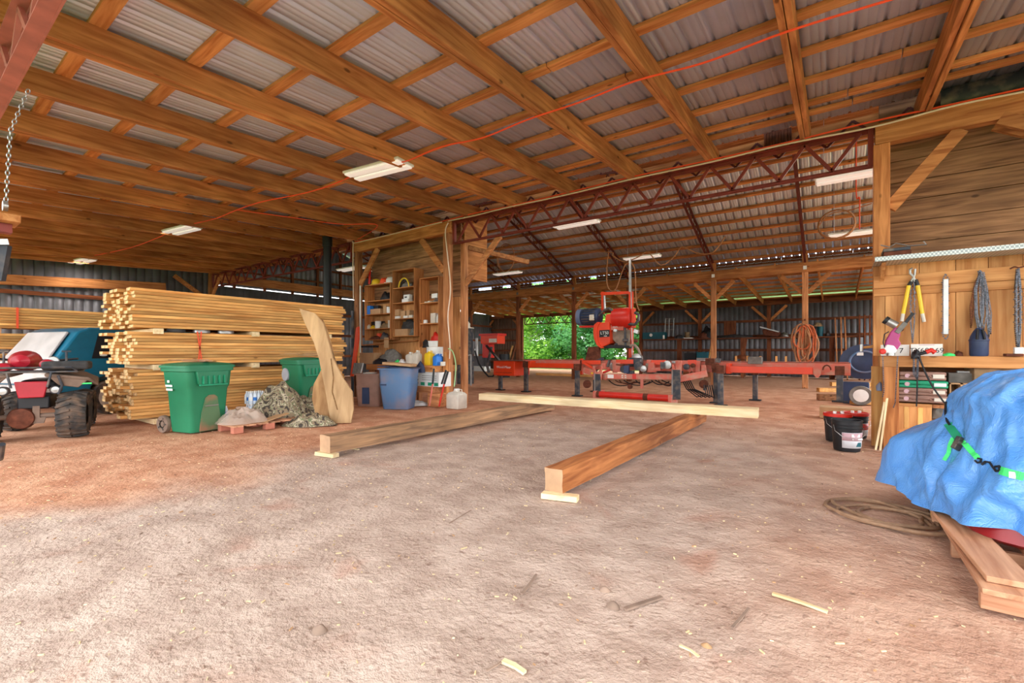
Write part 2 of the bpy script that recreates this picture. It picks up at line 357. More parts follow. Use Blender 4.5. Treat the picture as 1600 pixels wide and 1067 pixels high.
# front rafters: doubled planks, one object each
mbp=MB()
y0,y1=-1.8,7.95  # near ends reach out under the added overhang, out of view
def rafter_mesh(seed,plies=3,hgt=.25):
    r=random.Random(seed); mb=MB(); wv=[.054]*plies
    tot=sum(wv)+.006*(plies-1); x=-tot/2
    for i in range(plies):
        n=14; dz=r.uniform(-.018,.012); rings=[]
        for k in range(n+1):
            y=y0+(y1-y0)*k/n; z=rz(y); j=dz*(1-.3*math.sin(k))+r.uniform(-.003,.003); q=r.uniform(-.002,.002)
            rings.append([(x+q,y,z+j),(x+wv[i]+q,y,z+j),(x+wv[i]+q,y,z+hgt),(x+q,y,z+hgt)])
        mb.loft(rings); x+=wv[i]+.006
    return mb
xs_r=[.9-1.245*k for k in range(-2,17)]
protos=[rafter_mesh(i,2) for i in range(4)]
for k,x in enumerate(xs_r):
    if k<2: lb='doubled pine rafter of the front lean-to, off at the right end of the bench wall'
    else: lb='doubled pine roof rafter over the open front bay, %s from the right'%ORD[k-2]
    src=protos[k%4]; mb=MB(); mb.v=[(v[0]+x,v[1],v[2]) for v in src.v]; mb.f=src.f; mb.m=src.m
    o=mb.build('rafter',M['beamY'],bevel=.003); tag(o,lb,'rafter','rafters of the front lean-to roof')
pur=[-1.6,-.9,-.15,.56,1.15,1.88,2.63,3.42,4.2,4.93,5.64,6.32,7.0,7.32]  # those before the front truss belong to the added light-blocking overhang
for i,y in enumerate(pur):
    mb=MB(); r=random.Random(i); x=XL; z=rz(y)+.25
    while x<XR:
        L_=min(r.uniform(3.6,4.9),XR-x); w=.122; dy=r.uniform(-.008,.008)
        mb.bar((x,y+dy,z+.02),(x+L_-.01,y+dy+r.uniform(-.01,.01),z+.02),w,.04); x+=L_
    o=mb.build('purlin',M['purlX'],bevel=.003); tag(o,'flat pine purlin under the front roof sheets, %s back from the open front'%ORD[i],'purlin','purlins of the front lean-to roof')
# main roof purlins
ys=[17.95-.56*k for k in range(10)]
for i,y in enumerate(ys):
    mb=MB(); mb.bar((XL,y,mz(y)-.045),(XR,y,mz(y)-.045),.09,.075,(0,MS,1)); o=mb.build('purlin',M['darkX'] if False else M['beamX'],bevel=.003)
    tag(o,'wooden purlin across the dark main roof, %s up from the far eave'%ORD[i],'purlin','purlins on the far slope of the main roof')
for i in range(6):
    y=12.4-.75*i; mb=MB(); mb.bar((XL,y,mz(y)-.04),(XR,y,mz(y)-.04),.09,.075,(0,-MS,1)); o=mb.build('purlin',M['beamX'])
    tag(o,'wooden purlin on the near slope of the main roof, hidden high above the red truss','purlin','purlins on the near slope of the main roof')
# steel rafters of the main roof
XPOST=[PY(x,500,Y2).x for x in (1258,1115,983,897,810,735)]
XPOST=[XPOST[0]+2.93]+XPOST+[XPOST[-1]-2.95]
for i,x in enumerate(XPOST):
    t=thing('steel_roof_truss','dark red lattice steel rafter under the main roof, %s from the right'%ORD[i],'roof truss',(x,Y2,0),0,'lattice steel rafters of the main roof')
    def zt(y): return mz(y)-.1
    pts=[8.1,12.8,17.9]
    for nm,off in (('top_chord',.0),('bottom_chord',-.3)):
        mb=MB(); 
        for a,b in zip(pts,pts[1:]): mb.bar((x,a,zt(a)+off),(x,b,zt(b)+off),.06,.05)
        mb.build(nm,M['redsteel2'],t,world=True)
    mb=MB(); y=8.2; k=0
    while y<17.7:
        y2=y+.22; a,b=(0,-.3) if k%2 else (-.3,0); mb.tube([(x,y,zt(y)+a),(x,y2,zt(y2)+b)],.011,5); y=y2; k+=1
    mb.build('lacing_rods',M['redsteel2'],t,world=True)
# back post row: posts, beam, braces
zb=4.18
bm_=beam('header_beam','long pine header beam on the far post row under the main roof','beam',(XL,Y2,zb-.17),(XR,Y2,zb-.17),.14,.30,M['beamX'])
for i,x in enumerate(XPOST):
    lab=['pine post hidden behind the tool bench wall','pine post hung with a big bundle of ropes beyond the mill bed','pine post beyond the middle of the sawmill bed','pine post right behind the saw head','dark post in front of the leafy rear opening','dark post at the left edge of the rear opening','dark post left of the red control box','pine post hidden behind the tool room'][i]
    t=thing('post',lab,'post',(x,Y2,0),0,'posts of the far post row')
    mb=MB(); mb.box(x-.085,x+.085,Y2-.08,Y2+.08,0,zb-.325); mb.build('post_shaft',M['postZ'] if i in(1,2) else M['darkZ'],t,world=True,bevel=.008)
    for sx in (-1,1):
        mb=MB(); mb.bar((x+sx*.07,Y2,zb-1.02),(x+sx*.68,Y2,zb-.40),.09,.13); mb.build('knee_brace',M['beamX'],t,world=True,bevel=.004)
    mb=MB(); mb.box(x-.05,x+.05,Y2-.1,Y2-.078,zb-.24,zb-.12); mb.build('junction_plate',M['white'] if i in (1,2) else M['grey'],t,world=True)
    # stub blocks between beam and eave
    mb=MB(); mb.box(x-.08,x+.08,Y2-.06,Y2+.06,zb-.02,mz(Y2)-.08); mb.build('stub_block',M['beamZ'],t,world=True)
bx_=[XPOST[-1]+1.22*k for k in range(0,21)]
for i,x in enumerate([XR-.6-1.22*k for k in range(0,20)]):
    mb=MB(); mb.bar((x,Y2-.05,bz(Y2-.05)),(x,Y3+.3,bz(Y3+.3)),.05,.24); o=mb.build('rafter',M['beamY'],bevel=.003)
    tag(o,'pine rafter of the rear lean-to beyond the far post row, %s from the right'%ORD[i],'rafter','rafters of the rear lean-to')
for i in range(9):
    y=Y2+.5+.88*i; mb=MB(); mb.bar((XL,y,bz(y)+.155),(XR,y,bz(y)+.155),.09,.06); o=mb.build('purlin',M['purlX']); tag(o,'pine purlin under the rear lean-to roof, %s from the far post row'%ORD[i],'purlin','purlins of the rear lean-to')
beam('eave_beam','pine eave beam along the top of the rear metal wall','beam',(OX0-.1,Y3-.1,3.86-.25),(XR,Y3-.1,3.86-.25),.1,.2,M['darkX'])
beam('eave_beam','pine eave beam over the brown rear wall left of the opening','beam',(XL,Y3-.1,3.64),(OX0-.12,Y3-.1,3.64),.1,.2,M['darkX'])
for k,x in enumerate([OX0+.0,OX1+.0,OX1+3.2,OX1+6.4,OX0-3.2,OX0-6.4]):
    lb=['rear wall post at the left jamb of the leafy opening','rear wall post at the right jamb of the leafy opening','rear wall post behind the shelf under the roof, nearest the saw','rear wall post behind the shelf, farther right','rear wall post with a brace behind the red control box','rear wall post in the dark far left corner'][k]
    t=thing('wall_post',lb,'post',(x,Y3-.2,0),0,'posts along the rear wall')
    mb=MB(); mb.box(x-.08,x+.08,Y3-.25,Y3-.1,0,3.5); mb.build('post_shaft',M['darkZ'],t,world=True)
    for sx in (-1,1):
        if (k==0 and sx==1) or (k==1 and sx==-1): continue
        mb=MB(); mb.bar((x+sx*.05,Y3-.18,2.75),(x+sx*.75,Y3-.18,3.45),.06,.12); mb.build('knee_brace',M['beamX'],t,world=True)
# ---- lattice trusses along the building
def truss(label,xa,xb,y,zt,zbm,n,mat,ztb=None,off=0,w=.07):
    t=thing('lattice_truss',label,'truss',((xa+xb)/2,y,zbm))
    zA=lambda x:zt+((ztb if ztb else zt)-zt)*(x-xa)/(xb-xa); hh=zt-zbm
    for nm,dz in (('top_chord',0),('bottom_chord',-hh)):
        mb=MB()
        mb.bar((xa,y+w/2,zA(xa)+dz-.02),(xb,y+w/2,zA(xb)+dz-.02),.012,.06); mb.bar((xa,y,zA(xa)+dz+(.006 if dz else -.0)-.045*(1 if dz else 0)),(xb,y,zA(xb)+dz-.045*(1 if dz else 0)+.006),w,.012)
        mb.build(nm,mat,t,world=True)
    for sx in (xa+.04,xb-.04):
        mb=MB(); mb.bar((sx,y,zA(sx)),(sx,y,zA(sx)-hh-.03),.06,.07); mb.build('end_plate',mat,t,world=True)
    dx=(xb-xa-.3)/n
    for k in range(n):
        a=xa+.15+k*dx; up=k%2==0
        z0,z1=(zA(a)-hh,zA(a)-.03) if up else (zA(a)-.03,zA(a)-hh)
        mb=MB(); mb.bar((a,y,z0),(a+dx,y,z1),.03,.045,(1,0,0)); mb.build('web_bar',mat,t,world=True)
    return t
truss('red steel lattice truss spanning the sawmill bay above the header cables',-7.05,.42,YH+.02,4.14,3.68,23,M['redsteel'])
truss('red steel lattice truss over the lumber stacks left of the tool room',-19.6,-10.75,YH+.02,4.2,3.72,27,M['redsteel'])
truss('red steel lattice truss at the open front edge, top left corner',-15.5,3.,.62,3.70,3.34,50,M['redsteel_lit'],w=.09)
mb=MB(); truss('thin dark lattice truss across the top of the rear opening',OX0,OX1+1,Y3+.1,3.58,3.1,30,M['redsteel2'],w=.05)
# second line of timber beam with diagonal steel just behind the header
beam('back_header_beam','rough beam behind the header where the lean-to roof meets the main roof','beam',(-19.6,8.15,4.38),(XR,8.15,4.38),.08,.3,M['beamX'])
mb=MB()
for k in range(40):
    x=-19+.6*k; mb.bar((x,8.0,4.45),(x+.3,8.0,4.15),.03,.03); mb.bar((x+.3,8.0,4.15),(x+.6,8.0,4.45),.03,.03)
o=mb.build('lattice_truss',M['redsteel2']); tag(o,'dark steel lattice tucked behind the rafter ends above the header','truss')
# header parts
HB=[(-10.66,-7.05,'pine header beam over the tool room opening'),(.42,XR,'pine header beam over the chain bench at the right')]
for a,b,lb in HB: beam('header_beam',lb,'beam',(a,YH,4.02),(b,YH,4.02),.15,.27,M['beamX'])
# front posts with braces
def fpost(x,label,z=3.9,w=.19,braces=(),mat='postZ',y=YH):
    t=thing('post',label,'post',(x,y,0)); mb=MB(); mb.box(x-w/2,x+w/2,y-.08,y+.08,0,z); mb.build('post_shaft',M[mat],t,world=True,bevel=.008)
    for (a,b) in braces:
        mb=MB(); mb.bar(a,b,.05,.15,(0,-1,0) if False else (0,0,1)); mb.build('knee_brace',M['beamX'],t,world=True,bevel=.004)
    return t
p1=PY(1377,400,YH).x; p2=PY(700,400,YH).x; p3=PY(560,400,YH).x
fpost(p1,'tall pine corner post at the left end of the chain bench',3.88,.17,[((p1+.08,YH,3.05),(p1+.75,YH,3.88))],'beamZ')
fpost(p2,'tall pine post at the right end of the tool room, cream cable stapled down it',3.9,.16,[((p2-.1,YH-.02,3.05),(p2-.85,YH-.02,3.88))])
fpost(p3,'tall pine post at the left end of the tool room beside the grey conduit',3.9,.15,[((p3+.1,YH-.02,3.0),(p3+.85,YH-.02,3.88))])
# second post behind P2 with braces towards the mill bay
q=p2+.26
t=thing('post','second pine post just behind the cable post, with two crossing braces','post',(q,YH+.3,0))
mb=MB(); mb.box(q-.06,q+.06,YH+.2,YH+.33,0,3.68); mb.build('post_shaft',M['postZ'],t,world=True,bevel=.006)
mb=MB(); mb.bar((q+.05,YH+.25,2.75),(q+1.15,YH+.1,3.66),.06,.12); mb.build('knee_brace',M['postX'],t,world=True)
mb=MB(); mb.bar((q+.05,YH+.35,3.6),(q+.95,YH+1.5,3.35),.08,.1); mb.build('knee_brace',M['postX'],t,world=True)
# right room brace beams seen on the siding
t=thing('knee_brace','double pine brace rising to the header at the far right','brace',(2.3,YH,3.9))
for dy in (-.05,.12):
    mb=MB(); mb.bar((1.55,YH+dy,3.9),(2.6,YH+dy,3.25),.06,.14); mb.build('brace_board',M['beamX'],t,world=True)
# plank siding walls of the two rooms
def siding(name,a,b,z0,z1,mat,bh=.24,th=.03):
    a=Vector((*a,0));b=Vector((*b,0)); mb=MB(); z=z0; r=random.Random(3)
    while z<z1-.02:
        h=min(bh+r.uniform(-.03,.04),z1-z); o=r.uniform(-.006,.006); n=Vector((-(b-a).y,(b-a).x,0)).normalized()*o
        mb.bar(a+n+Vector((0,0,z+h/2)),b+n+Vector((0,0,z+h/2)),th,h-.008); z+=h
    n=Vector((-(b-a).y,(b-a).x,0)).normalized()*(.03 if abs((b-a).x)>abs((b-a).y) else -.03)
    mb.bar(a+n+Vector((0,0,(z0+z1)/2)),b+n+Vector((0,0,(z0+z1)/2)),.02,z1-z0)
    return tag(mb.build(name,mat,bevel=.002),kind='structure')
siding('wall_tool_room',(p3,8.05),(p2,8.05),2.2,4.6,M['oldX'],.23)
siding('wall_tool_room',(p2+.02,8.1),(p2+.02,8.95),2.95,4.5,M['beamY'],.2)
siding('wall_tool_room',(p3,8.1),(p3,8.95),0,4.6,M['darkY'],.2)
siding('wall_bench_room',(p1,8.0),(XR,8.0),0,4.6,M['oldX'],.26)
# vertical panel boards behind the shelves
mb=MB(); x=p3+.1; r=random.Random(9)
while x<p2-.05:
    w=r.uniform(.13,.2); mb.box(x,min(x+w-.004,p2),8.0,8.02,.9,2.5); x+=w
tag(mb.build('wall_tool_room',M['panelZ']),kind='structure')
# left: inner beam, left-end post and wall beam
beam('wall_beam','pine beam along the top of the left metal wall above the far lumber','beam',(XL+.12,-.5,3.17),(XL+.12,6.2,3.56),.1,.3,M['beamY'])
beam('wall_beam','pine beam on the left wall beyond the red truss above a strip of daylight','beam',(XL+.12,YH,4.12),(XL+.12,Y2,4.12),.1,.34,M['beamY'])
fpost(-19.65,'pine post at the left end of the red truss with two braces',4.2,.2,[((-19.6,YH,3.3),(-18.9,YH,4.0)),((-19.7,YH-.1,3.2),(-19.7,YH-1.2,4.0))],'beamZ')
# ================================================================= LAMPS AND CABLES
def strip_lamp(p,rz_,label,group,w=1.15,tilt=0,win=.36,mat='white'):
    t=thing('strip_light',label,'ceiling light',p,rz_,group)
    mb=MB(); mb.box(-w/2,w/2,-win/2,win/2,0,.035); mb.build('housing',M[mat],t,bevel=.006)
    for sy in (-1,1):
        mb=MB(); mb.box(-w/2+.02,w/2-.02,sy*win*.27-win*.18,sy*win*.27+win*.18,-.03,0); mb.build('diffuser',M['lamp'],t,bevel=.012)
    mb=MB(); mb.box(-.07,.07,-.06,.06,.035,.07); mb.build('mounting_box',M[mat],t)
    P_=Vector(p); top=(rz(P_.y)+.25) if P_.y<YH+.1 else mz(P_.y)-.02
    for sx in (-.4,.4):
        mb=MB(); mb.tube([(sx*w,0,.035),(sx*w,0,top-P_.z)],.004,5); mb.build('hanging_wire',M['steel'],t)
    l=bpy.data.lights.new('lamp_light','AREA'); l.shape='RECTANGLE'; l.size=w; l.size_y=win; l.energy=LAMP_W; l.color=(1,.93,.85)
    lo=bpy.data.objects.new('lamp_light',l); COL.objects.link(lo); lo.parent=t; lo.location=(0,0,-.04)
    return t
def atz(px,py,z): return G(px,py,z)
lg='strip lights under the front lean-to rafters'
L1=atz(590,266,4.02); L2=atz(282,360,4.0); L3=atz(128,408,4.0)
strip_lamp(L1,.12,'white twin panel strip light under the rafters, nearest of the left row',lg)
strip_lamp(L2,.12,'white twin panel strip light above the tall lumber stack',lg)
strip_lamp(L3,.12,'small far strip light above the left lumber stack',lg)
mg='strip lights hanging under the main roof'
for px,py,Y,lb in [(900,350,10.2,'white strip light just behind the red truss, left of its middle'),(1003,402,14.5,'strip light hanging beyond the sawmill head cable'),(793,427,14,'dim strip light in the dark left part of the main roof'),(1345,272,9.0,'white lamp box beside the corner post behind the red truss'),(1342,364,13.5,'long strip light low under the main roof by the corner post'),(548,420,9.5,'strip light behind the left truss near the stovepipe')]:
    strip_lamp(PY(px,py,Y),0,lb,mg,w=1.2)
# two added lamps, unseen outside the frame, that fill the open bay with light
strip_lamp((1.5,3.2,4.0),.12,'added twin panel fill light, out of frame at the right over the tarp',lg)
strip_lamp((-1.2,-.6,3.8),.12,'added twin panel fill light over the open front behind the camera',lg)
def cable(name,pts,r,mat,label,cat='cord',n=6,group=None):
    mb=MB(); P=[Vector(p) for p in pts]; Q=[]
    for i in range(len(P)-1):   # catmull
        a=P[max(i-1,0)];b=P[i];c=P[i+1];d=P[min(i+2,len(P)-1)]
        for k in range(6):
            t=k/6; Q.append(.5*((2*b)+(c-a)*t+(2*a-5*b+4*c-d)*t*t+(3*b-3*c+d-a)*t**3))
    Q.append(P[-1]); mb.tube(Q,r,n); o=mb.build(name,mat); return tag(o,label,cat,group)
def rafb(px,py): # point on the underside plane of rafters
    a=(px-800)/F; dx,dy,dz=(-sT+cT*a),(cT+sT*a),(HY-py)/F
    z0=4.14; d=(z0-SL*YH-HC)/(dz-SL*dy); return Vector((d*dx,d*dy,HC+d*dz))
pts=[rafb(*p) for p in [(1400,-3),(1228,50),(1100,98),(994,126),(905,160),(824,187),(755,215),(691,229),(640,250)]]+[L1+Vector((.3,.1,.07))]
cable('extension_cord',pts,.011,M['cord'],'orange extension cord stapled across the rafters to the nearest strip light')
pts=[L1+Vector((-.4,0,.07))]+[rafb(*p) for p in [(515,290),(470,303),(410,315),(370,328),(335,342)]]+[L2+Vector((.3,0,.07))]
cable('extension_cord',pts,.011,M['cord'],'orange extension cord between the first and second strip lights')
cable('extension_cord',[L2+Vector((-.4,0,.07))]+[rafb(*p) for p in [(245,372),(200,388)]]+[L3+Vector((.4,0,.07))],.011,M['cord'],'orange extension cord reaching the far left strip light')
cable('extension_cord',[rafb(*p) for p in [(370,328),(450,339),(530,350),(590,352)]]+[Vector((p3,YH-.1,4.18))],.009,M['cord'],'thin orange cord along the rafters towards the tool room post')
ptsx=[XR-.2,3.5,2.2,1.2,.4,-.6,-1.6,-2.8,-4.1,-5.4,-6.3,p2+.1]
cable('extension_cord',[(x,YH-.09,4.175+.012*math.sin(i*2.)) for i,x in enumerate(ptsx)]+[(-8.2,YH-.09,4.16),(-9.4,YH-.09,4.14),(p3,YH-.1,4.15)],.012,M['cord'],'orange extension cord running along the top of the header')
cable('cream_cable',[(x,YH-.1,4.145+(.0 if i%2 else -.035)*(1 if x>-1 else .4)) for i,x in enumerate(ptsx)],.012,M['wirew'],'cream cable sagging along the header above the red truss','cable')
cable('cream_cable',[(p2+.1,YH-.1,4.1),(p2+.02,YH-.11,3.9),(p2+.1,YH-.11,3.3),(p2+.18,YH-.11,2.6),(p2+.1,YH-.11,2.0),(p2+.16,YH-.11,1.4),(p2+.15,YH-.11,1.05)],.014,M['wirew'],'cream cable stapled down the right tool room post','cable')
cable('cream_cable',[(p2-.1,YH-.1,4.15),(p2-1,YH-.1,4.14),(p3+.1,YH-.1,4.12),(p3-.08,YH-.1,4.1),(p3-.09,YH-.1,3.2),(p3-.07,YH-.1,2.6)],.014,M['wirew'],'cream cable along the tool room header and down its left post','cable')
mb=MB(); c=PY(563,424,YH-.15); mb.tube([(c.x,c.y,2.95),(c.x,c.y,.0)],.022,10); tag(mb.build('conduit',M['offw']),'pale plastic conduit standing at the left tool room post','pipe')
mb=MB(); c=PY(551,500,YH-.15); mb.tube([(c.x,c.y,2.3),(c.x,c.y,.0)],.04,10); tag(mb.build('grey_sleeve',M['dsteel']),'grey pipe sleeve on the left tool room post above the snow shovel','pipe')
# red strap inside the tool room
mb=MB(); a=[PY(x,y,YH+.05) for x,y in [(592,381),(588,392),(579,405),(578,424),(577,444)]]
for p,q in zip(a,a[1:]): mb.bar(p,q,.07,.02,(0,-1,0))
tag(mb.build('ratchet_strap',M['red']),'red strap hanging from the tool room header above the yellow hard hat','strap')
# hanging cords and pole cable by the saw
YC=12.6
pts=[PY(x,y,YC) for x,y in [(700,388),(750,390),(880,393),(951,394),(958,400),(972,408),(984,407),(1000,400),(1011,393),(1020,402),(1030,413),(1040,412),(1054,400),(1064,386),(1075,389),(1088,395),(1104,397),(1118,391),(1133,370)]]
cable('hose',pts,.016,M['rope'],'tan power cable looping in swags under the main roof over the saw','cable',5)
pts=[PY(x,y,YC) for x,y in [(951,394),(949,410),(948,440),(953,453),(962,452),(970,430),(977,414),(984,410),(991,418),(993,440),(994,470),(999,486)]]
cable('hose',pts,.016,M['rope'],'tan power cable dropping in two loops to the saw head','cable',5)
mb=MB(); c=PY(790,400,11.0); mb.tube([(c.x+.32*math.cos(t),c.y,c.z+.42*math.sin(t)-.05) for t in [i*.314 for i in range(20)]],.012,5,closed=True); mb.tube([(c.x+.30*math.cos(t),c.y+.03,c.z+.40*math.sin(t)-.06) for t in [i*.314 for i in range(20)]],.012,5,closed=True)
tag(mb.build('rope_coil',M['rope']),'thin rope loop hung from a beam end right of the tool room','rope')
mb=MB(); c=PY(1307,350,12.5); 
for k in range(3): mb.tube([(c.x+(.33+.01*k)*math.cos(t),c.y+.02*k,c.z+(.31+.01*k)*math.sin(t)) for t in [i*.314 for i in range(20)]],.013,5,closed=True)
mb.tube([PY(x,y,12.5) for x,y in [(1278,355),(1290,338),(1304,332),(1330,328),(1362,318)]],.013,5)
tag(mb.build('wire_coil',M['rope']),'coil of dark wire hung under the main roof beside the corner post','wire')
cable('extension_cord',[Vector((PY(1338,302,12.4).x,12.4,mz(12.4)-.03))]+[PY(x,y,12.4) for x,y in [(1338,302),(1343,308),(1343,330),(1343,358)]],.012,M['cord'],'orange cord dropping to the long strip light')
# stovepipe, chain hoist, culvert pipe, dark panel
mb=MB(); c=PY(511.5,450,7.0); mb.lathe([(.105,0),(.105,4.0),(.125,4.0),(.125,4.25)],(c.x,c.y,0),20); o=mb.build('stovepipe',M['black']); tag(o,'black stovepipe rising behind the tall lumber stack','pipe')
mb=MB(); c=PY(1562,140,7.9); 
mb.lathe([(.2,-.55),(.2,.55),(.18,.55),(.18,-.5)],(c.x,c.y,c.z),28,'X',caps=False); tag(mb.build('duct_pipe',M['dsteel']),'grey culvert pipe lying on top of the header at the far right','pipe')
mb=MB(); c=PY(1215,213,7.95); mb.box(c.x-.18,c.x+.18,c.y-.02,c.y+.02,c.z-.14,c.z+.08)
for k in range(9): mb.box(c.x-.17+k*.04,c.x-.155+k*.04,c.y-.05,c.y-.02,c.z-.12,c.z+.06)
tag(mb.build('air_vent',M['rust']),'rusty slotted vent box behind the header top','vent')
t=thing('chain_hoist','galvanised chain with wooden block hanging at the left edge of the frame','hoist',PX(8,330,-4.6))
cz=PX(8,330,-4.6)
A_=PX(45,140,-4.6); B_=PX(16,205,-4.6); C_=PX(9,322,-4.6)
def chainmesh(pts,r=.012,wire=.0035,mb=None):
    mb=mb or MB(); P=[Vector(p) for p in pts]; k=0
    for a,b in zip(P,P[1:]):
        L_=(b-a).length; n=max(1,int(L_/(r*2.4))); d=(b-a).normalized(); u=d.cross(Vector((0,1,.3))).normalized(); w=d.cross(u)
        for i in range(n):
            c=a+(b-a)*((i+.5)/n); s=u if k%2 else w; k+=1
            mb.tube([c+d*(r*1.6*math.cos(t))+s*(r*.8*math.sin(t)) for t in [j*math.pi/4 for j in range(8)]],wire,4,closed=True)
    return mb
chainmesh([A_,B_,C_]).build('chain',M['steel'],t,world=True)
mb=MB(); c=PX(8,338,-4.6); mb.box(c.x-.12,c.x+.12,c.y-.06,c.y+.06,c.z-.05,c.z); mb.build('wooden_block',M['purlX'],t,world=True,bevel=.004)
mb=MB(); mb.lathe([(.035,-.012),(.035,.012)],(c.x,c.y,c.z+.07),16,'Y'); mb.build('pulley',M['steel'],t,world=True)
mb=MB(); c=PX(8,350,-4.6); mb.box(c.x-.05,c.x+.03,c.y-.03,c.y+.03,c.z-.06,c.z+.0); mb.build('bracket',M['redsteel'],t,world=True)
t=thing('hanging_panel','dark blue panel with a pale top edge at the left edge of the frame','panel',PX(4,440,-3.6))
a=PX(-40,383,-3.6); b=PX(12,383,-3.6); c=PX(2,438,-3.6); d=PX(-40,438,-3.6)
mb=MB(); mb.prism([a,b,c,d],(-.03,.02,0)); mb.build('board',M['dsteel'],t,world=True)
mb=MB(); mb.bar(a+Vector((0,0,.015)),b+Vector((0,0,.015)),.05,.03); mb.build('top_rail',M['steel'],t,world=True)
# ================================================================= LUMBER
def board_mesh(L_,w,h):
    mb=MB(); mb.mi=0; mb.add([(0,0,0),(w,0,0),(w,L_,0),(0,L_,0),(0,0,h),(w,0,h),(w,L_,h),(0,L_,h)],[(0,1,2,3),(4,7,6,5),(1,5,6,2),(0,3,7,4)]); mb.mi=1; mb.add([(0,0,0),(w,0,0),(w,0,h),(0,0,h)],[(0,3,2,1)]); mb.add([(0,L_,0),(w,L_,0),(w,L_,h),(0,L_,h)],[(0,1,2,3)])
    return mb
def stack(xr,y0,tiers,cols,w,h,Lb,labels,group,seed=1,skew=.12):
    r=random.Random(seed); proto=None
    for (z0,n),lb in zip(tiers,labels):
        for i in range(n):
            rowoff=r.uniform(-.03,.03)
            for c in range(cols):
                if proto is None:
                    o=board_mesh(Lb,w-.012,h-.006).build('board',[M['newY'],M['end']],smooth=False); proto=o
                else: o=proto.copy(); COL.objects.link(o)
                o.location=(xr-w*(c+1)+r.uniform(-.008,.008)+rowoff*.3,y0+r.uniform(-skew,skew)*(.6 if c==0 else 1),z0+i*h)
                o.rotation_euler=(0,0,r.uniform(-.004,.004)); tag(o,lb,'board',group)
YA=2.42; XA=-9.15
stack(XA,YA,[(.12,15),(1.0,10),(1.60,12)],7,.2,.0535,3.85,['sawn pine board in the bottom bundle of the tall lumber stack','sawn pine board in the middle bundle of the tall lumber stack','sawn pine board in the top bundle of the tall lumber stack'],'pine boards in the tall lumber stack',3)
k=0
for z,lb in ((.06,'under the bottom bundle'),(.95,'between the bottom and middle bundles'),(1.55,'between the middle and top bundles')):
    for y,pl in ((2.75,'near end'),(4.3,'middle'),(5.85,'far end')):
        mb=MB(); mb.box(XA-1.45,XA+.03,y-.07,y+.07,z-.05,z+.04); tag(mb.build('spacer_block',M['paleX'],bevel=.004),'square wooden spacer %s of the tall lumber stack, %s'%(lb,pl),'spacer','spacers of the tall lumber stack')
mb=MB(); y=3.35
for dx in (-.012,.02):
    mb.bar((XA+.02,y+dx*2,.98),(XA+.02,y-dx*2,1.56),.02,.004,(1,0,0))
mb.bar((XA+.02,y,.985),(XA-1.42,y,.985),.02,.004)
tag(mb.build('binding_strap',M['cord']),'orange strap binding the middle bundle of the tall lumber stack','strap')
for i,(px,lb) in enumerate([(278,'nearest'),(318,'second'),(356,'third')]):
    c=PX(px,515,XA); mb=MB(); mb.lathe([(.075,0),(.085,.01),(.085,.05),(.08,.058)],(XA-.08,c.y,1.535),16,b=1.6); tag(mb.build('wrap_roll',M['steel'] if i else M['dgrey']),'flat roll of wrap in the upper lumber gap, %s from left'%lb,'roll','rolls in the lumber gap')
stack(-13.5,-1.2,[(.15,9),(.75,8),(1.26,6),(1.68,8)],2,.3,.053,5.4,['sawn board low in the left lumber stack behind the quad bike','sawn board in the middle of the left lumber stack behind the quad bike','sawn board above the middle gap of the left lumber stack','sawn board in the top bundle of the left lumber stack'],'boards in the left lumber stack',9,.05)
for z,ys_,lb in ((.1,(0.2,3.4),'lowest'),(.69,(0.1,3.3),'second'),(1.2,(0.3,3.5),'third'),(1.625,(1.4,3.8),'topmost')):
    for j,y in enumerate(ys_):
        mb=MB(); mb.box(-14.15,-13.47,y-.09,y+.09,z-.05 if z>.2 else 0,z+.048); tag(mb.build('spacer_block',M['palletX'],bevel=.004),'wooden spacer in the left lumber stack, %s gap, %s'%(lb,('near','far')[j]),'spacer','spacers of the left lumber stack')
for y,z0,z1,lb in ((PX(27,490,-13.5).y,1.68,2.1,'orange strap binding the top bundle of the left lumber stack'),(PX(46,540,-13.5).y,.75,1.58,'orange strap binding the lower bundles of the left lumber stack')):
    mb=MB(); mb.bar((-13.48,y,z0),(-13.48,y,z1),.035,.004,(1,0,0)); mb.bar((-13.48,y,z1),(-14.1,y,z1),.035,.004); tag(mb.build('binding_strap',M['cord']),lb,'strap')
# ---- slabs leaning at the far end of the stack
def slab(label,outline,top_off,Yp,th=.05,mat='slab'):
    # outline in pixels on a vertical plane X/Y facing the camera, foot at depth d
    d0=F*HC/(662-HY); pts=[]
    for px,py in outline:
        t=(662-py)/180; p=PD(px,py,d0+t*top_off+Yp); pts.append(p)
    zmin=min(p.z for p in pts)
    n=Vector((-sT,cT,0))*th
    mb=MB(); mb.prism([p-Vector((0,0,zmin*0)) for p in pts],n); o=mb.build('live_edge_slab',[M[mat]],smooth=False,bevel=.006); return tag(o,label,'slab','live edge slabs leaning on the lumber stack')
slab('long pale slab with narrow neck and wide foot leaning on the lumber',[(517,661),(548,661),(552,640),(550,612),(535,590),(520,560),(512,530),(505,505),(491,489),(467,482),(476,505),(490,535),(498,560),(503,585),(508,610),(513,640)],.35,.05)
slab('shorter slab with bark edge behind the pale slab',[(508,660),(519,660),(517,630),(512,600),(524,575),(519,545),(512,520),(503,498),(500,510),(505,540),(508,565),(498,585),(490,600),(487,622),(493,650)],.45,.14,.05,'slab2')
mb=MB(); P_=[(517,560),(521,590),(519,612),(527,640)]
d0=F*HC/(662-HY); Q=[PD(px,py,d0+(662-py)/180*.35+.04) for px,py in P_]
for a,b in zip(Q,Q[1:]): mb.bar(a,b,.012,.012)
o=mb.build('bark_seam',M['bark']); o.parent=[x for x in bpy.data.objects if x.name=='live_edge_slab'][0]
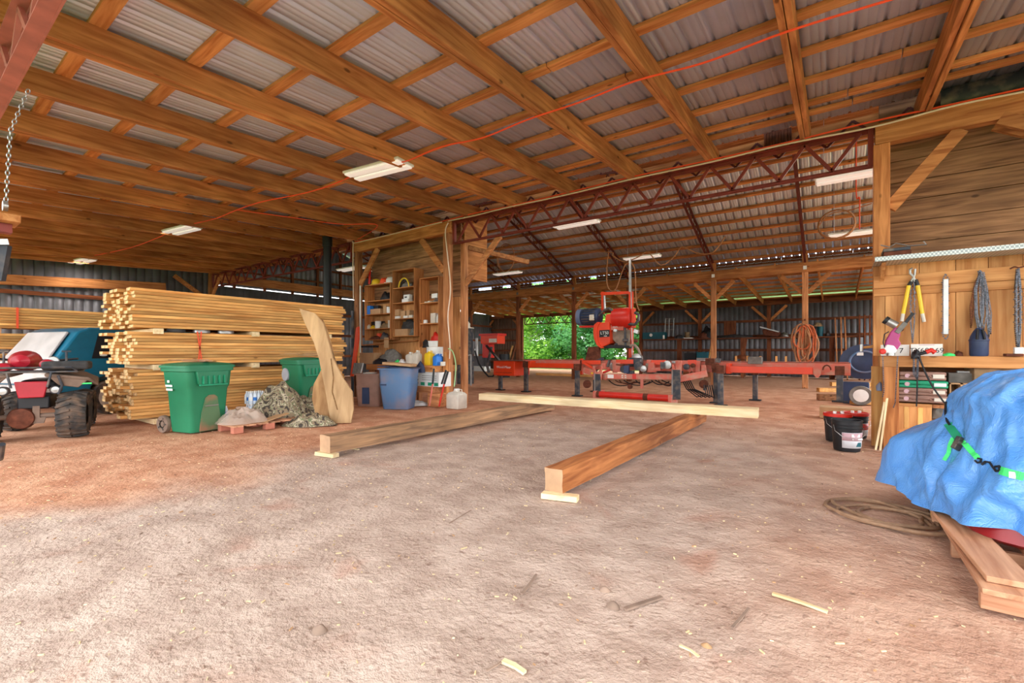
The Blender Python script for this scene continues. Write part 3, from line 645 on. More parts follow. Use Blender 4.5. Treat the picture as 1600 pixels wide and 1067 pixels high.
slab('thin bark strip leaning at the right of the slabs',[(524,600),(531,598),(526,570),(516,540),(508,510),(505,505),(506,520),(514,550)],.45,.12,.04,'bark')
# ================================================================= BINS
def cart(label,c,rz_,wt=.62,dt=.72,h=1.05,front=True,mark=True):
    t=thing('garbage_cart',label,'garbage bin',c,rz_,'green garbage carts')
    def ring(w,d,z,r=.06,y=0):
        out=[]
        for cx,cy,a0 in ((w/2-r,d/2-r,0),(-w/2+r,d/2-r,90),(-w/2+r,-d/2+r,180),(w/2-r,-d/2+r,270)):
            for k in range(5):
                a=math.radians(a0+k*22.5); out.append((cx+r*math.cos(a),cy+r*math.sin(a)+y,z))
        return out
    hb=h-.08
    mb=MB(); mb.loft([ring(wt*.76,dt*.7,.02),ring(wt*.79,dt*.74,.12),ring(wt*.86,dt*.83,hb*.66),ring(wt*.90,dt*.90,hb*.72),ring(wt*.93,dt*.95,hb-.06),ring(wt*1.0,dt*1.02,hb-.05),ring(wt*1.0,dt*1.02,hb)]); mb.build('body',M['green'],t)
    mb=MB(); mb.loft([ring(wt*1.04,dt*1.08,hb),ring(wt*1.04,dt*1.08,hb+.03),ring(wt*.9,dt*.92,hb+.06,.08),ring(wt*.5,dt*.5,hb+.08,.1)]); mb.build('lid',M['green'],t)
    # lifting pocket with ribs on the +x face
    mb=MB(); x=wt*.47
    mb.prism([(x,-.25,hb-.05),(x,.25,hb-.05),(x,.21,hb-.25),(x,-.21,hb-.25)],(.05,0,0)); mb.build('lift_pocket',M['green'],t,bevel=.01)
    mb=MB()
    for k in range(5):
        y=-.16+.08*k; mb.bar((x+.055,y,hb-.12),(x+.058,y,hb-.24),.018,.03,(1,0,0))
    mb.bar((x+.055,-.21,hb-.255),(x+.055,.21,hb-.255),.03,.02); mb.build('pocket_ribs',M['cgreen'],t)
    mb=MB(); pts=[(-.15,.03),(-.13,.3),(-.1,.42),(-.08,.52),(-.03,.56),(.05,.56),(.1,.52),(.12,.4),(.16,.2),(.17,.03)]
    mb.prism([(wt*.385+z*.055,y,z) for y,z in pts],(.02,0,0)); mb.build('foot_recess',M['cart_dust'],t)
    mb=MB(); mb.tube([(wt*.46,-.09,.4),(wt*.46,.11,.4)],.01,8); mb.build('grab_bar',M['steel'],t)
    for s in (-1,1):
        xw=-wt*.44-.05; yw=s*dt*.40
        mb=MB(); mb.lathe([(.06,-.03),(.125,-.03),(.13,-.02),(.13,.02),(.125,.03),(.06,.03)],(xw,yw,.13),24,'Y',caps=False); mb.lathe([(.0,-.02),(.04,-.025),(.04,.025),(.0,.02)],(xw,yw,.13),12,'Y',caps=False)
        w=mb.build('wheel',M['dust'],t)
        mb=MB()
        for k in range(5):
            a=k*1.2566; mb.cbox((xw+.07*math.cos(a),yw+s*.03,.13+.07*math.sin(a)),(.05,.01,.02),Matrix.Rotation(-a,3,'Y'))
        mb.build('spokes',M['rubber'],w)
    mb=MB(); mb.tube([(xw,-dt*.38,.13),(xw,dt*.38,.13)],.012,8); mb.build('axle',M['steel'],t)
    mb=MB(); mb.tube([(-wt*.5,-dt*.42,hb),(-wt*.6,-dt*.42,hb-.02),(-wt*.6,dt*.42,hb-.02),(-wt*.5,dt*.42,hb)],.014,8); mb.build('handle',M['black'],t)
    if mark:
        mb=MB(); y=-dt*.455
        for z,w,h in ((hb-.2,.05,.035),(hb-.265,.15,.03),(hb-.32,.14,.03)):
            n=max(2,int(w/.022))
            for k in range(n): x0=-.12-w/2+k*w/n; mb.cbox((x0,y-(z-.62)*.12,z),(w/n*.8,.006,h))
        mb.build('stencil_marks',M['white'],t)
    else:
        mb=MB(); mb.lathe([(.11,-.395*dt/.66-.0),(.11,-.405)],(-.1,.095,hb-.24),18,'Y',b=1.15) if False else None
        y=-dt*.425; vs=[]
        mb.prism([(-.13+.095*math.cos(a),y-.045,hb-.24+.12*math.sin(a)) for a in [k*.35 for k in range(18)]],(0,.05,0)); mb.build('paint_blotch',M['blotch'],t)
    return t
M['cart_dust']=plain('green_plastic_under_clay_dust',srgb(88,118,84),.7,var=.1,dirt=srgb(150,110,84),scale=5)
c1_=(G(228,678)+G(326,676))/2
V=lambda x,y:Vector((x,y))
# cart A: broad face towards the camera, back with wheels to the left
ca=G(280,681); ca=ca+Vector((-.25,.33,0)); ca.z=0
M['palegreen']=plain('pale_green_hose',srgb(160,200,140),.5)
M['blotch']=plain('pale_spray_paint',srgb(176,176,184),.7)
A=cart('green garbage cart with white stencil beside the tall lumber stack',ca,math.radians(14))
for k,(s_,z,sz) in enumerate((('BC',.80,.06),('GARBAGE',.735,.05),('SERVICE',.68,.05))):
    pass
cb_=G(470,651); cb_=cb_+Vector((-.25,.22,0)); cb_.z=0
B=cart('second green garbage cart with a pale sprayed blotch, camouflage cloth at its foot',cb_,math.radians(6),wt=.60,dt=.66,h=1.1,mark=False)
# cardboard junk on the lid of cart B
mb=MB(); r=random.Random(2)
for k in range(9): mb.cbox((cb_.x+r.uniform(-.2,.25),cb_.y+r.uniform(-.2,.2),1.12+k*.008),(r.uniform(.2,.5),.06,.008),Matrix.Rotation(r.uniform(0,3),3,'Z'))
tag(mb.build('splinter_pile',M['card']),'scraps of bark and board ends on the lid of the second green cart','scrap')
mb=MB(); 
for k,(dx,dy,an) in enumerate(((-.05,0,.3),(.12,.05,-.2),(0,-.12,1.2))): mb.cbox((ca.x+dx,ca.y+dy,1.062+.011*k),(.5,.09,.01),Matrix.Rotation(an,3,'Z'))
tag(mb.build('board_scraps',M['palletX']),'thin board scraps on the lid of the stencilled green cart','scrap')
def tray(mb,wt,dt,wb,db,h,z0=0,th=.012,lip=.03,nx=1):
    def ring(w,d,z,r=.06):
        out=[]
        for cx,cy,a0 in ((w/2-r,d/2-r,0),(-w/2+r,d/2-r,90),(-w/2+r,-d/2+r,180),(w/2-r,-d/2+r,270)):
            for k in range(4): a=math.radians(a0+k*30); out.append((cx+r*math.cos(a),cy+r*math.sin(a),z))
        return out
    rs=[ring(wb,db,z0),ring(wt*.9+wb*.1,dt*.9+db*.1,z0+h*.62),ring(wt*.95,dt*.95,z0+h*.64),ring(wt,dt,z0+h-.03),ring(wt+lip*2,dt+lip*2,z0+h-.03),ring(wt+lip*2,dt+lip*2,z0+h),ring(wt-.02,dt-.02,z0+h),ring(wb-.02,db-.02,z0+.03)]
    mb.loft(rs); return mb
tb=G(614,640)+Vector((-.1,.25,0)); tb.z=0
t=thing('storage_tote','large slate blue tote heaped with cardboard in front of the tool bench','tote',tb,TH-.15)
tray(MB(),.72,.5,.56,.42,.86).build('body',M['bluep'],t)
mb=MB(); mb.box(-.3,-.18,-.262,-.225,.5,.53); mb.build('handle',M['navy'],t)
mb=MB(); mb.cbox((.02,0,.88),(.78,.56,.02),Matrix.Rotation(.06,3,'Y')); tag(mb.build('rim',M['navy'],t,bevel=.008))
o=MB().cbox((tb.x,tb.y+.02,.94),(.62,.42,.05),Matrix.Rotation(TH-.1,3,'Z')@Matrix.Rotation(.08,3,'Y')).build('cardboard_sheet',M['card'],bevel=.004); tag(o,'flattened cardboard lying on the blue tote','cardboard')
bb=G(568,636)+Vector((-.1,.28,0)); bb.z=0
t=thing('trash_bin','brown rectangular bin with dark blue side panel at the tool room corner','bin',bb,TH-.1)
tray(MB(),.58,.42,.50,.36,.72).build('body',M['binbrown'] if 'binbrown' in M else M['cbrown'],t)
mb=MB(); mb.box(-.12,.04,-.215,-.19,.06,.42); mb.build('side_panel',M['navy'],t)
mb=MB(); mb.lathe([(.12,.70),(.16,.735),(.08,.75)],(-.02,-.03,0),14); mb.build('bin_liner',M['white'],t)
# ================================================================= PALLET WITH WATER AND CAMOUFLAGE
def pallet(label,c,rz_,L_,W_,nb,bh=.09,bw=.14,blocks=True,mat='palletX',th=.022,group=None):
    t=thing('pallet',label,'pallet',c,rz_,group)
    for j in range(3):
        y=-W_/2+.05+j*(W_-.1)/2
        if blocks:
            for i in range(3):
                x=-L_/2+.07+i*(L_-.14)/2; mb=MB(); mb.box(x-.07,x+.07,y-.05,y+.05,.0,bh); mb.build('block',M['pallet_end'],t,bevel=.004)
        else:
            mb=MB(); mb.box(-L_/2,L_/2,y-.02,y+.02,.02,bh); mb.build('stringer',M[mat],t,bevel=.003)
    for i in range(nb):
        x=-L_/2+bw/2+i*(L_-bw)/(nb-1); mb=MB(); mb.box(x-bw/2,x+bw/2,-W_/2,W_/2,bh,bh+th); mb.build('deck_board',M['palletY'],t,bevel=.002)
    return t
M['pallet_end']=plain('reddish_block_ends',srgb(190,120,98),.85,var=.15)
pc=(G(372,677)+G(465,664))/2; dirp=(G(465,664)-G(372,677)); angp=math.atan2(dirp.y,dirp.x); nv=Vector((-math.sin(angp),math.cos(angp),0))
pc=pc+nv*.42; pc.z=0
L_p=dirp.length+.15
pallet('low reddish pallet carrying water bottles and camouflage cloth',pc,angp,L_p,.9,6)
def onp(px,py,z): return G(px,py,z)
# water packs: shrink-wrapped packs, each with bottles
def water_pack(label,c,rz_,nx,ny,blue=True):
    t=thing('water_pack',label,'bottled water',c,rz_,'shrink wrapped packs of bottled water')
    for i in range(nx):
        for j in range(ny):
            x=(i-(nx-1)/2)*.066; y=(j-(ny-1)/2)*.066
            mb=MB(); mb.lathe([(.030,0),(.032,.01),(.032,.13),(.024,.165),(.013,.185),(.013,.2)],(x,y,0),10); b=mb.build('bottle',M['bottle'],t)
            mb=MB(); mb.lathe([(.0335,.06),(.0335,.115)],(x,y,0),10,caps=False); mb.build('bottle_label',M['sblue'] if (i+j)%2 or not blue else M['white'],b)
            mb=MB(); mb.lathe([(.014,.198),(.014,.212)],(x,y,0),8); mb.build('cap',M['white'],b)
    return t
M['bottle']=plain('clear_bottle_plastic',srgb(214,224,236),.2,var=.05)
M['film']=plain('crinkled_clear_film',srgb(226,206,190),.2,var=.08,scale=12,bump=.8,alpha=.42)
zt=.114
water_pack('pack of bottled water at the left end of the low pallet, against the green cart',onp(340,655,zt),angp,4,3)
water_pack('pack of blue labelled water bottles under the camouflage cloth, lower one',onp(402,650,zt),angp,5,3)
o=water_pack('pack of blue labelled water bottles under the camouflage cloth, upper one',onp(398,650,zt)+Vector((0,0,.214)),angp,4,3)
def heap(name,label,cat,c,rx,ry,h,mat,seed=0,rz_=0,nz=.3,ns=5,fold=.1,z0=0,group=None,n=56,m=22,edge=.12,th=0):
    mb=MB(); c=Vector(c); cr,sr=math.cos(rz_),math.sin(rz_); vs=[]
    for j in range(m):
        t=j/(m-1)
        for i in range(n):
            a=2*math.pi*i/n; ed=1+edge*mnoise.noise(Vector((math.cos(a)*1.6,math.sin(a)*1.6,seed*3.1)))*2
            rr=t*ed; x=rx*rr*math.cos(a); y=ry*rr*math.sin(a)
            hh=h*(math.cos(min(1,t)*math.pi/2)**.75)
            nn=mnoise.noise(Vector((x*ns,y*ns,seed)))+.5*mnoise.noise(Vector((x*ns*2.3,y*ns*2.3,seed+4)))
            rd=abs(mnoise.noise(Vector((x*ns*1.4+3,y*ns*1.4,seed+9))))
            z=hh*(1+nz*nn*min(1,.25+t))-fold*rd*(.4+.6*(1-t)); z=max(z,.004+.01*(1-t))
            vs.append((c.x+x*cr-y*sr,c.y+x*sr+y*cr,c.z+z0+z))
    fs=[(j*n+i,j*n+(i+1)%n,(j+1)*n+(i+1)%n,(j+1)*n+i) for j in range(m-1) for i in range(n)]
    mb.add(vs,fs); o=mb.build(name,mat,ang=180); return tag(o,label,cat,group)
def camo():
    m,nt,b=newmat('camouflage_cloth'); N=nt.nodes.new; L=nt.links.new
    tc=N('ShaderNodeTexCoord'); n=N('ShaderNodeTexNoise'); n.inputs['Scale'].default_value=8; n.inputs['Detail'].default_value=2; n.inputs['Distortion'].default_value=1.5; L(tc.outputs['Object'],n.inputs['Vector'])
    cr=N('ShaderNodeValToRGB'); cr.color_ramp.interpolation='CONSTANT'; e=cr.color_ramp.elements; e[0].color=srgb(62,54,46); e[1].position=.42; e[1].color=srgb(140,122,98)
    for p,c in ((.5,srgb(112,120,86)),(.54,srgb(190,176,152)),(.6,srgb(86,74,62)),(.68,srgb(150,134,110))): q=e.new(p); q.color=c
    L(n.outputs[0],cr.inputs[0]); L(cr.outputs[0],b.inputs['Base Color']); b.inputs['Roughness'].default_value=.7; return m
M['camo']=camo()
cc=onp(428,650,.1)
heap('camouflage_cloth','camouflage tarp heaped over the water packs on the low pallet','cloth',cc+Vector((0,.12,0)),.52,.42,.58,M['camo'],2,angp,.35,3,.26,0.01)
c2=G(484,664); heap('camouflage_cloth','loose end of camouflage cloth on the dirt at the foot of the slabs','cloth',(c2.x,c2.y,0),.42,.26,.2,M['camo'],5,TH,.5,6,.12)
c2=G(482,652); heap('camouflage_cloth','bunched camouflage cloth against the second green cart','cloth',(c2.x,c2.y-.05,0),.3,.24,.40,M['camo'],8,TH,.4,6,.12)
c2=onp(368,662,.1); heap('plastic_wrap','crumpled clear plastic wrap on the low pallet beside the water','plastic wrap',(c2.x,c2.y+.12,.114),.36,.3,.24,M['film'],11,angp,.5,6,.2)
mb=MB(); c2=onp(428,655,.12); mb.cbox((c2.x,c2.y,.15),(.5,.16,.012),Matrix.Rotation(angp+.3,3,'Z')@Matrix.Rotation(-.15,3,'Y')); tag(mb.build('cardboard_sheet',M['card']),'torn cardboard on the edge of the low pallet','cardboard')
# ================================================================= TOOL ROOM
YS=7.66
def z_at(px,py,Y=YS): return PY(px,py,Y).z
def cabinet(label,pl,pr,yt,yb,shelves):
    x0=PY(pl,500,YS).x; x1=PY(pr,500,YS).x; zt_=z_at(pr,yt); zb_=z_at(pr,yb); yb_=7.97
    t=thing('wall_shelf',label,'shelf',((x0+x1)/2,7.8,zb_),0,'box shelves on the tool room wall')
    for x,nm in ((x0,'side_panel'),(x1,'side_panel')):
        mb=MB(); mb.box(x-.012,x+.012,YS,yb_,zb_,zt_); mb.build(nm,M['beamZ'],t,world=True,bevel=.002)
    mb=MB(); mb.box(x0,x1,YS,yb_,zt_-.02,zt_); mb.build('top_board',M['beamX'],t,world=True)
    mb=MB(); mb.box(x0,x1,YS,yb_,zb_,zb_+.02); mb.build('bottom_board',M['purlX'],t,world=True)
    zs=[zb_+.02]
    for s in shelves:
        z=z_at(pr,s); mb=MB(); mb.box(x0+.012,x1-.012,YS,yb_,z-.02,z); mb.build('shelf_board',M['purlX'],t,world=True); zs.append(z)
    return x0,x1,sorted(zs)+[zt_]
CA=cabinet('left box shelf on the tool room wall with hard hats on top',570,609.5,441,531,[467,488.6,512])
CB=cabinet('middle box shelf on the tool room wall, the tallest placed one',613.5,647,418,525,[446.4,470.6,496])
CC=cabinet('right box shelf on the tool room wall beside the cable post',656,685,431,543,[471,504])
def item(name,label,cat,px0,px1,h,z,mat,Y=7.72,dep=.16,shape='box',group=None,bev=.006):
    x0=PY(px0,500,Y).x; x1=PY(px1,500,Y).x; mb=MB(); cx=(x0+x1)/2; w=x1-x0; y=Y+dep/2
    if shape=='box': mb.box(x0,x1,Y,Y+dep,z,z+h)
    elif shape=='cyl': mb.lathe([(w/2,0),(w/2,h*.96),(w/2-.004,h)],(cx,Y+w/2,z),16)
    elif shape=='cup': mb.lathe([(w*.38,0),(w*.5,h),(w*.46,h),(w*.35,.01)],(cx,Y+w/2,z),18)
    elif shape=='bottle': mb.lathe([(w/2,0),(w/2,h*.7),(w*.2,h*.84),(w*.2,h)],(cx,Y+w/2,z),16)
    elif shape=='blob':
        r=random.Random(int(px0*7)); vs=[]
        n,m=20,10
        for j in range(m):
            t=math.pi/2*j/(m-1)
            for i in range(n):
                a=2*math.pi*i/n; q=1+.35*mnoise.noise(Vector((math.cos(a)*1.5,math.sin(a)*1.5,t*2+px0)))
                vs.append((cx+w/2*q*math.cos(t)*math.cos(a),y+dep/2*q*math.cos(t)*math.sin(a),z+max(0,h*q*math.sin(t))))
        mb.add(vs,[(j*n+i,j*n+(i+1)%n,(j+1)*n+(i+1)%n,(j+1)*n+i) for j in range(m-1) for i in range(n)])
    o=mb.build(name,mat,bevel=bev if shape=='box' else 0,ang=40 if shape!='blob' else 180); return tag(o,label,cat,group)
# hard hats
def hat(label,px,z,mat):
    x=PY(px,440,7.75).x; t=thing('hard_hat',label,'hard hat',(x,7.82,z),0,'hard hats on the left box shelf')
    mb=MB(); mb.lathe([(.125,0),(.13,.05),(.118,.10),(.08,.145),(.03,.165),(.0,.168)],(0,0,.01),24,b=1.1,caps=False); mb.build('shell',mat,t)
    mb=MB(); mb.lathe([(.12,.008),(.16,.0),(.16,.008),(.12,.02)],(0,-.015,0),24,b=1.1,caps=False); mb.build('brim',mat,t)
    mb=MB(); mb.bar((0,-.11,.10),(0,.1,.13),.02,.1); mb.bar((0,-.05,.16),(0,.05,.165),.02,.02); mb.build('crown_ridge',mat,t)
zt_=CA[2][-1]
hat('yellow hard hat on the left box shelf',585,zt_,M['yellow']); hat('orange hard hat between the yellow and white ones',598.5,zt_,M['cord']); hat('white hard hat against the side of the middle box shelf',608,zt_,M['white'])
zA=CA[2]; zB=CB[2]; zC=CC[2]
item('cable_tangle','tangle of black straps and cable on the second board of the left shelf','straps',592,608,.2,zA[3],M['black'],shape='blob')
item('blue_carton','blue and white carton on the left shelf','carton',570.8,578,.24,zA[2],M['sblue'])
item('black_bag','black bag standing behind the open carton on the left shelf','bag',578.5,591,.25,zA[2],M['black'],Y=7.84,dep=.1)
item('open_carton','low brown carton on the left shelf beside the blue carton','carton',578.5,594,.14,zA[2],M['card'],Y=7.7,dep=.13)
item('leaning_box','tan box with dark slot leaning on the left shelf','box',598.5,603,.2,zA[2],M['card'])
item('paint_can','white can leaning at the right end of the left shelf','can',602.6,607.5,.17,zA[2],M['white'],shape='cyl')
item('spray_bottle','clear bottle at the left end of the third shelf board','bottle',572,576,.12,zA[1],M['offw'],shape='bottle')
item('yellow_tool','yellow handled tool on the left shelf','tool',577,582,.09,zA[1],M['yellow'],shape='blob')
t_=item('coffee_can','white coffee can with black basket on the left shelf','can',584,590,.2,zA[1],M['white'],shape='cyl')
item('black_basket','shallow black basket behind the coffee can','basket',580,597,.2,zA[1],M['black'],Y=7.86,dep=.1)
item('work_glove','tan work glove heap on the left shelf','glove',592,604,.13,zA[1],M['tan'],shape='blob')
item('plastic_bottle','round cream jug at the right end of the left shelf','jug',605,608.5,.2,zA[1],M['offw'],shape='cyl')
item('chain_pile','pile of rusty chain and fittings on the bottom board of the left shelf','chain',574,591,.09,zA[0],M['rust'],shape='blob')
item('orange_reel','orange line reel on the bottom board of the left shelf','reel',587,592,.17,zA[0],M['cord'],shape='cyl',Y=7.82)
item('grey_motor','grey motor on the bottom board of the left shelf','motor',592,603,.17,zA[0],M['dsteel'],shape='blob')
item('loose_fittings','dark fittings at the right end of the bottom board of the left shelf','fittings',603,608.5,.1,zA[0],M['rust'],shape='blob')
# middle
t=thing('belt_coil','coil of black belt with yellow webbing on the top board of the middle shelf','belt',(PY(630,440,7.75).x,7.8,zB[3]))
x=PY(631,440,7.75).x
for k,(rr,mt) in enumerate(((.17,'yellow'),(.145,'black'),(.12,'black'))):
    mb=MB(); mb.tube([(x+rr*1.1*math.cos(a),7.75+.03*k,zB[3]+.01+rr*1.35*math.sin(a)) for a in [i*math.pi/14 for i in range(15)]],.018,6); mb.build('belt_loop',M[mt],t,world=True)
item('grey_cloth','bundle of grey cloth inside the belt coil','cloth',624,641,.13,zB[3],M['grey'],shape='blob')
t=thing('white_crate','white plastic crate with hand hole on the middle shelf','crate',(PY(634,470,7.72).x,7.78,zB[2]))
xx=PY(634,470,7.72).x; mb=MB(); mb.box(xx-.13,xx+.1,7.70,7.86,0+zB[2],zB[2]+.09); mb.box(xx-.11,xx+.1,7.74,7.86,zB[2]+.09,zB[2]+.2); mb.build('crate_body',M['white'],t,world=True,bevel=.01)
mb=MB(); mb.box(xx-.06,xx+.02,7.735,7.74,zB[2]+.12,zB[2]+.15); mb.build('hand_hole',M['black'],t,world=True)
item('carton','small tan carton at the left of the middle shelf','carton',616,623,.16,zB[1]+.08,M['card'])
item('carton','brown carton open at the top on the middle shelf','carton',623.5,633,.2,zB[1]+.0,M['card'],Y=7.78)
item('carton','narrow tan carton beside the open one on the middle shelf','carton',635,639.5,.2,zB[1],M['card'])
item('white_box','low white box under the small carton on the middle shelf','box',614.5,623,.07,zB[1],M['white'])
item('paper_roll','white roll lying on the middle shelf','roll',630,636.5,.06,zB[1],M['white'],Y=7.68,dep=.08)
item('paper_roll','small pale roll at the right of the middle shelf','roll',638.5,644,.07,zB[1],M['offw'],Y=7.68,dep=.08)
item('open_carton','wide tan carton on the bottom board of the middle shelf','carton',614.5,637,.17,zB[0],M['card'])
item('cloth_bundle','dark grey cloth bundle stuffed above the wide carton','cloth',624,645.5,.22,zB[0]+.17,M['dgrey'],shape='blob',Y=7.74,dep=.2)
item('cloth_bundle','brown rag beside the wide carton on the middle shelf','cloth',637.5,645.5,.17,zB[0],M['grey'],shape='blob')
# right
item('white_box','white box on the upper board of the right shelf','box',674,683,.11,zC[2]+.11,M['white'],Y=7.78)
item('clamp_pile','pile of small clamps under the white box on the right shelf','clamps',674,683.5,.11,zC[2],M['steel'],shape='blob')
item('paint_jar','little pale jar lying on the upper board of the right shelf','jar',663,667,.035,zC[2],M['offw'])
item('paint_jar','second little pale jar next to the first on the right shelf','jar',668,671.5,.045,zC[2],M['offw'])
item('spool','white spool on the middle board of the right shelf','spool',660,665,.09,zC[1],M['white'],shape='cyl')
item('milk_jug','tall pale carton on the middle board of the right shelf','carton',672.5,680,.24,zC[1],M['offw'])
item('milk_jug','slim white bottle beside the tall pale carton','bottle',681,684,.2,zC[1],M['white'],shape='bottle')
item('pruning_saw','red and grey tool bundle on the bottom of the right shelf','tool',671,684,.2,zC[0]+.14,M['red'],shape='blob')
item('white_tray','white tray on the bottom of the right shelf','tray',668,683.5,.14,zC[0],M['white'],Y=7.66,dep=.2)
item('black_rag','black bag drooping from the right shelf','bag',658,668,.18,zC[0]-.02,M['black'],shape='blob',Y=7.62,dep=.1)
# tool bench
zt_=.9; bx0=PY(572,575,7.15).x; bx1=min(PY(703,575,7.15).x,p2-.04)
t=thing('workbench','rough timber workbench under the tool room shelves','workbench',((bx0+bx1)/2,7.4,0))
mb=MB(); mb.box(bx0,bx1,7.15,7.95,zt_-.14,zt_); mb.build('bench_top',M['purlX'],t,world=True,bevel=.006)
for x in (bx0+.1,(bx0+bx1)/2,bx1-.1):
    for y in (7.25,7.85): mb=MB(); mb.box(x-.05,x+.05,y-.05,y+.05,0,zt_-.14); mb.build('leg',M['postZ'],t,world=True)
lx0=PY(644,600,7.15).x; mb=MB(); mb.box(lx0,bx1,7.12,7.8,.30,.44); mb.build('lower_shelf',M['postX'],t,world=True)
cx0=PY(646,600,7.12).x; cx1=PY(686,600,7.12).x
t=thing('printed_carton','white printed carton with teal squares on the lower bench shelf','carton',((cx0+cx1)/2,7.3,.44))
mb=MB(); mb.box(cx0,cx1,7.12,7.5,.44,.755); mb.build('carton_body',M['white'],t,world=True,bevel=.005)
w=cx1-cx0
mb=MB()
for k in (.3,.58,.82): mb.box(cx0+w*k,cx0+w*(k+.15),7.113,7.12,.46,.53)
mb.build('teal_squares',M['cgreen'],t,world=True)
mb=MB()
for k in range(9): mb.box(cx0+w*(.04+.06*(k%3)),cx0+w*(.075+.06*(k%3)),7.113,7.12,.49+.07*(k//3),.53+.07*(k//3))
for k in range(3): mb.box(cx0+w*.35,cx0+w*.9,7.113,7.12,.58+.045*k,.59+.045*k)
mb.build('printing',M['grey'],t,world=True)
mb=MB(); x=PY(677,620,7.1).x; mb.box(x-.18,x+.16,7.1,7.4,0,.30); tag(mb.build('timber_block',M['postX'],bevel=.006),'upright timber block under the lower bench shelf','block')
def jug(name,label,px,py,w,h,mat,Y=7.2,dep=.16,cap=True,z=None,hand=True):
    z=zt_ if z is None else z; x=PY(px,py,Y).x
    t=thing(name,label,'jug',(x,Y+dep/2,z))
    mb=MB(); 
    def ring(a,b,zz,r=.02):
        o=[]
        for cx,cy,a0 in ((a/2-r,b/2-r,0),(-a/2+r,b/2-r,90),(-a/2+r,-b/2+r,180),(a/2-r,-b/2+r,270)):
            for k in range(4): q=math.radians(a0+k*30); o.append((cx+r*math.cos(q),cy+r*math.sin(q),zz))
        return o
    mb.loft([ring(w*.94,dep*.94,0),ring(w,dep,.015),ring(w,dep,h*.7),ring(w*.8,dep*.8,h*.8),ring(w*.34,dep*.34,h*.86,.01),ring(w*.3,dep*.3,h*.93,.01)]); mb.build('jug_body',mat,t)
    mb=MB(); mb.lathe([(w*.17,h*.93),(w*.17,h)],(0,0,0),12); mb.build('cap',M['white'],t)
    if hand:
        mb=MB(); mb.tube([(w*.15,0,h*.83),(w*.25,0,h*.97),(w*.42,0,h*.97),(w*.46,0,h*.74)],.011,6); mb.build('handle',mat,t)
    return t
jug('plastic_jug','milky jug with pump on the bench left of the other jug',637,570,.17,.3,M['offw'])
jug('plastic_jug','milky jug with a handle, right one of the pair on the bench',648,570,.17,.34,M['offw'],Y=7.28)
jug('plastic_jug','blue windshield fluid jug on the bench by the post',679,573,.14,.27,M['sblue'],Y=7.17)
jug('plastic_jug','yellow labelled bucket jug on the bench next to the blue one',667,573,.19,.34,M['yellow'],Y=7.3)
item('plastic_tub','white tub with black band behind the yellow jug','tub',660,682,.42,zt_,M['white'],Y=7.5,dep=.3,shape='cyl')
item('blue_bottle','second blue bottle behind the blue jug','bottle',683,689,.26,zt_,M['sblue'],Y=7.4,shape='bottle')
item('glass_jar','small clear jar at the right end of the bench','jar',686,692,.09,zt_,M['offw'],Y=7.18,shape='cyl')
item('cap','navy cap hanging over the bench edge by the blue tote','cap',648,661,.24,zt_-.16,M['navy'],Y=7.05,dep=.1,shape='blob')
item('lime_bottle','bright green bottle lying on the bench','bottle',613,621,.1,zt_,M['lime'],Y=7.2,shape='blob')
item('paper_towel','white paper roll lying on the bench behind the tote','roll',620,629,.12,zt_,M['white'],Y=7.22,shape='blob')
item('heavy_cloth','grey brown canvas heap on the left half of the bench','canvas',585,616,.34,zt_,M['grey'],Y=7.3,dep=.45,shape='blob')
item('carton','brown carton on its side at the left end of the bench','carton',560,584,.28,zt_,M['card'],Y=7.4,dep=.25)
item('black_helmet','dark greasy chain saw case on the bench in front of the canvas','tool case',577,600,.13,zt_,M['black'],Y=7.18,dep=.2,shape='blob')
item('tool_tray','black tray on the canvas heap at the left','tray',561,582,.05,1.32,M['black'],Y=7.5,dep=.2)
item('cardboard_tag','blank cardboard tag hanging under the middle shelf','tag',600,607,.26,zB[0]-.30,M['card'],Y=7.665,dep=.008)
# timber frame below the cabinets (diagonal)
mb=MB(); mb.bar(PY(562,540,7.95),PY(652,532,7.95),.03,.12,(0,-1,0)) ; tag(mb.build('wall_cleat',M['beamX']),'pine cleat across the wall under the box shelves','board')
# snow shovel, scoop
t=thing('snow_shovel','orange snow shovel standing against the tool room post','shovel',G(552,600))
a=PY(548,588,7.1); b=PY(556,512,7.3)
mb=MB(); mb.prism([PY(547,588,7.1),PY(551,588,7.1),PY(560,530,7.25),PY(560,510,7.3),PY(556,512,7.3),PY(553,540,7.2)],(0,.04,0)); mb.build('blade',M['cord'],t,world=True,bevel=.004)
mb=MB(); a=PY(560,512,7.33); mb.bar(a,(a.x,a.y,0),.05,.03,(0,-1,0)); mb.build('wooden_stake',M['newZ'],t,world=True)
mb=MB(); p=[PY(551,584,bb.y-.05),PY(563,583,bb.y-.05),PY(567,567,bb.y+.05),PY(554,567,bb.y+.05)]; mb.prism(p,(0,.03,0)); t=thing('ribbed_scoop','grey ribbed plastic scoop above the brown bin','scoop',p[0]); mb.build('scoop_plate',M['steel'],t,world=True)
mb=MB()
for k in range(6):
    u=k/5; mb.tube([p[0].lerp(p[1],u)+Vector((0,-.01,0)),p[3].lerp(p[2],u)+Vector((0,-.01,0))],.008,4)
mb.build('ribs',M['grey'],t,world=True)
